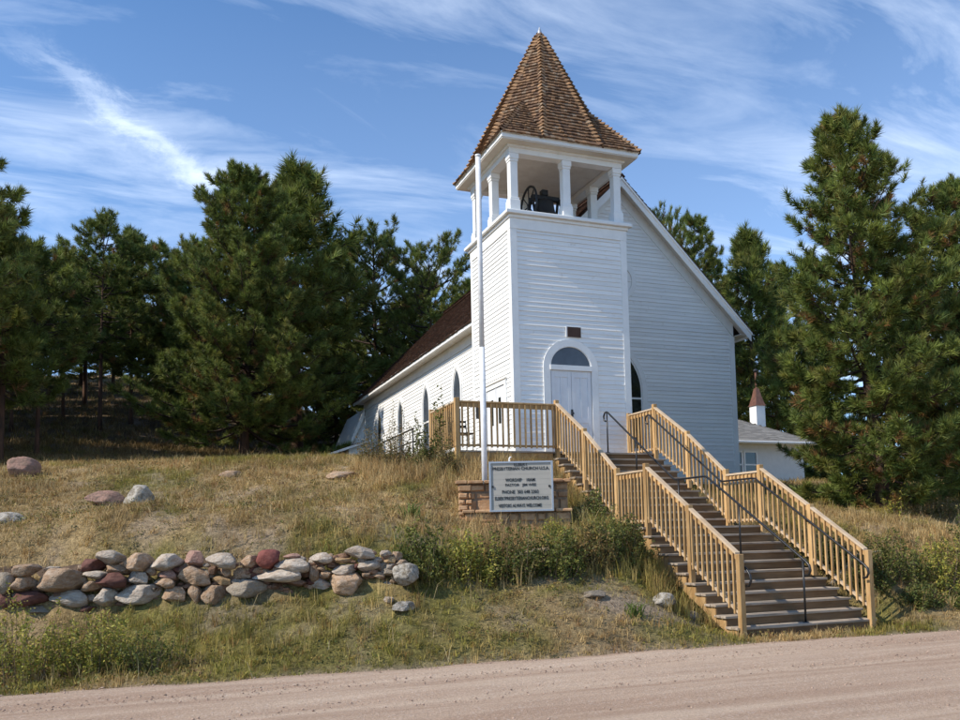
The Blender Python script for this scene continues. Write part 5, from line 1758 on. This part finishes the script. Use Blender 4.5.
def build_grass():
    r = np.random.default_rng(5)

    def scatter(n, x0, x1, y0, y1, dens=None):
        X = r.uniform(x0, x1, n); Y = r.uniform(y0, y1, n)
        k = ~blocked(X, Y)
        k &= r.random(n) > bare(X, Y) * .85
        if dens is not None: k &= r.random(n) < dens(X, Y)
        return X[k], Y[k]
    # slope turf
    X, Y = scatter(46000, -14.5, 9.5, -8.2, 6.5, lambda x, y: np.clip(1.15 - np.clip(y + 1, 0, 9) * .07, .2, 1) * (.35 + .9 * fbm(x, y, 2.1, 61, 3)))
    h = .05 + .13 * fbm(X, Y, 1.1, 51, 3) ** 1.5 * 2 + .05 * (fbm(X, Y, 3.1, 52, 2) > .6)
    h = h * np.where(Y < -6.4, .62, .85)
    V, F, C = grass_blades(X, Y, 8, h, np.full(len(X), .0085), r.uniform(.5, 1.5, len(X)), r, colours(X, Y, r))
    setp(link('slope_grass', np_mesh('slope_grass', V, F, GRASS, C)), 'short dry tan and green turf covering the slope', 'grass', kind='stuff')
    # taller seedy grass: crest, round the deck, weeds behind and before the stone wall
    XX, YY, HH = [], [], []
    for n, x0, x1, y0, y1, a, b in ((1300, -2.8, .5, -3.6, -.9, .15, .5), (700, -3.8, -1.9, -2.0, .8, .2, .45), (900, -14, -2, 1.0, 3.6, .10, .24), (900, -2.9, .4, -5.6, -4.2, .2, .5), (300, -4.5, .1, -6.6, -5.0, .15, .45), (700, -11, -4.4, -7.0, -4.9, .12, .3), (260, -14, -4, -7.9, -6.4, .10, .22),
                                    (500, -.6, .4, -7.0, -3.6, .2, .5), (900, 3.1, 9, -7.4, -4.5, .12, .35), (500, 3.1, 7, -4.5, -1, .15, .35), (400, -5, 4, -8.1, -7.4, .07, .18)):
        x, y = scatter(n, x0, x1, y0, y1)
        XX.append(x); YY.append(y); HH.append(r.uniform(a, b, len(x)))
    X, Y, H = np.concatenate(XX), np.concatenate(YY), np.concatenate(HH)
    V, F, C = grass_blades(X, Y, 9, H, np.full(len(X), .0085), r.uniform(.1, .6, len(X)), r, colours(X, Y, r, .35), .03)
    setp(link('tall_grass', np_mesh('tall_grass', V, F, GRASS, C)), 'taller seedy brown grass along the crest and around the deck', 'grass', kind='stuff')
    # single bent seed stalks standing above the turf
    X, Y = scatter(5200, -14, 9, -8.0, 4.5, lambda x, y: np.clip((fbm(x, y, .9, 91, 3) - .35) * 3, .1, 1))
    V, F, C = grass_blades(X, Y, 2, r.uniform(.18, .42, len(X)), np.full(len(X), .006), r.uniform(.2, .9, len(X)), r, np.array([.55, .43, .24]) * r.uniform(.5, 1.15, (len(X), 1)), .02)
    setp(link('seed_stalks', np_mesh('seed_stalks', V, F, GRASS, C)), 'thin pale seed stalks standing above the turf', 'grass', kind='stuff')
    # forest floor: sparse long grass and litter under the pines
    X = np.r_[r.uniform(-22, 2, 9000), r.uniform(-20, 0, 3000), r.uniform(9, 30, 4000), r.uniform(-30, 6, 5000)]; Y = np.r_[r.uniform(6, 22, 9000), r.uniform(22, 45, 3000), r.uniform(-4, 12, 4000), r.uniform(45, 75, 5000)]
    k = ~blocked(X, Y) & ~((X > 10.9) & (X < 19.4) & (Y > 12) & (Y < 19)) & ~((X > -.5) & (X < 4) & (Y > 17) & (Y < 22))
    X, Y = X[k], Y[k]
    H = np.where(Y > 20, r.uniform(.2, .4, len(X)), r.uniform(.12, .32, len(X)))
    V, F, C = grass_blades(X, Y, 7, H, np.where(Y > 20, .03, .016), r.uniform(.4, 1.1, len(X)), r, colours(X, Y, r, .2) * np.where(X < 8, np.where(Y < 50, .45, .8), .8)[:, None], .07)  # blades in the left wood coloured dark like litter, adding to its shade
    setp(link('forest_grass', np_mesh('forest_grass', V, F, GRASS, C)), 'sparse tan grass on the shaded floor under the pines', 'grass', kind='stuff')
    # low broad leaved herbs mixed into the turf
    X, Y = scatter(9500, -14, 9, -8.1, 4, lambda x, y: np.clip((fbm(x, y, 1.2, 71, 3) - .40) * 4, .06, 1))
    n = 14
    M = len(X)
    sz = r.uniform(.03, .09, M)
    P = np.stack([np.repeat(X, n) + r.normal(0, 1, M * n) * np.repeat(sz, n), np.repeat(Y, n) + r.normal(0, 1, M * n) * np.repeat(sz, n), np.zeros(M * n)], -1)
    P[:, 2] = np.repeat(zg(X, Y), n) + .01 + np.abs(r.normal(0, .9, M * n)) * np.repeat(sz, n)
    pal = np.array([(.14, .15, .035), (.22, .20, .045), (.10, .11, .03), (.30, .22, .06), (.15, .085, .045), (.07, .075, .03)])
    c = pal[np.repeat(r.integers(0, 6, M), n)] * r.uniform(.6, 1.3, (M * n, 1))
    V, F, C = leaf_quads(P, r.normal(size=(M * n, 3)) + np.array([0, 0, .8]), r.uniform(.012, .026, M * n), r, c)
    setp(link('ground_herbs', np_mesh('ground_herbs', V, F, LEAF, C)), 'low green and rusty herbs mixed into the turf of the slope', 'ground cover', kind='stuff')
    # broad bladed green clumps
    for k, (x, y, lab) in enumerate(((-3.84, -4.35, 'clump of broad green strap leaves on the slope left of the sign'), (-1.32, -5.15, 'clump of broad green strap leaves below the right edge of the sign'), (-.72, -4.75, 'clump of long blond arching grass leaning beside the stairs'), (-1.35, -7.35, 'green strap leaved clump in the bare patch near the road'))):
        n = 60
        X = np.full(1, x); Y = np.full(1, y)
        col = np.array([[.115, .15, .04]]) if k != 2 else np.array([[.36, .29, .14]])
        V, F, C = grass_blades(X, Y, n, np.array([.38 if k < 2 else (.65 if k == 2 else .28)]), np.array([.022 if k != 2 else .009]), np.array([.7]), r, col, .07)
        o = np_mesh('leaves', V - np.array([x, y, z1(x, y)]), F, GRASS, C)
        setp(link('strap_leaf_plant', o, None, (x, y, z1(x, y))), lab, 'plant')
    # pebbles on the road and on the bare verge
    V_, F_ = ico(0)
    n = 14000
    X = r.uniform(-12, 8, n); e = road_edge(X)
    Y = e + .22 - np.abs(r.normal(0, 2.2, n)); s = .003 + .011 * r.random(n) ** 4
    Zg = np.where(Y > e, zg(X, Y), .026)
    PV = (V_[None] * s[:, None, None] * np.array([1.2, 1, .7]) + np.stack([X, Y, Zg + s * .2], -1)[:, None]).reshape(-1, 3)
    PF = (F_[None] + (np.arange(n) * 12)[:, None, None]).reshape(-1, 3)
    c = np.array([.42, .30, .225]) * r.uniform(.45, 1.25, (n, 1))
    setp(link('road_pebbles', np_mesh('road_pebbles', PV, PF, PEB, np.repeat(c, 12, axis=0))), 'loose pinkish pebbles scattered over the gravel road', 'gravel', kind='stuff')


PEB = mat('pebbles', (.4, .33, .28), rough=.95, attr='col')
build_grass()
bpy.context.view_layer.update()
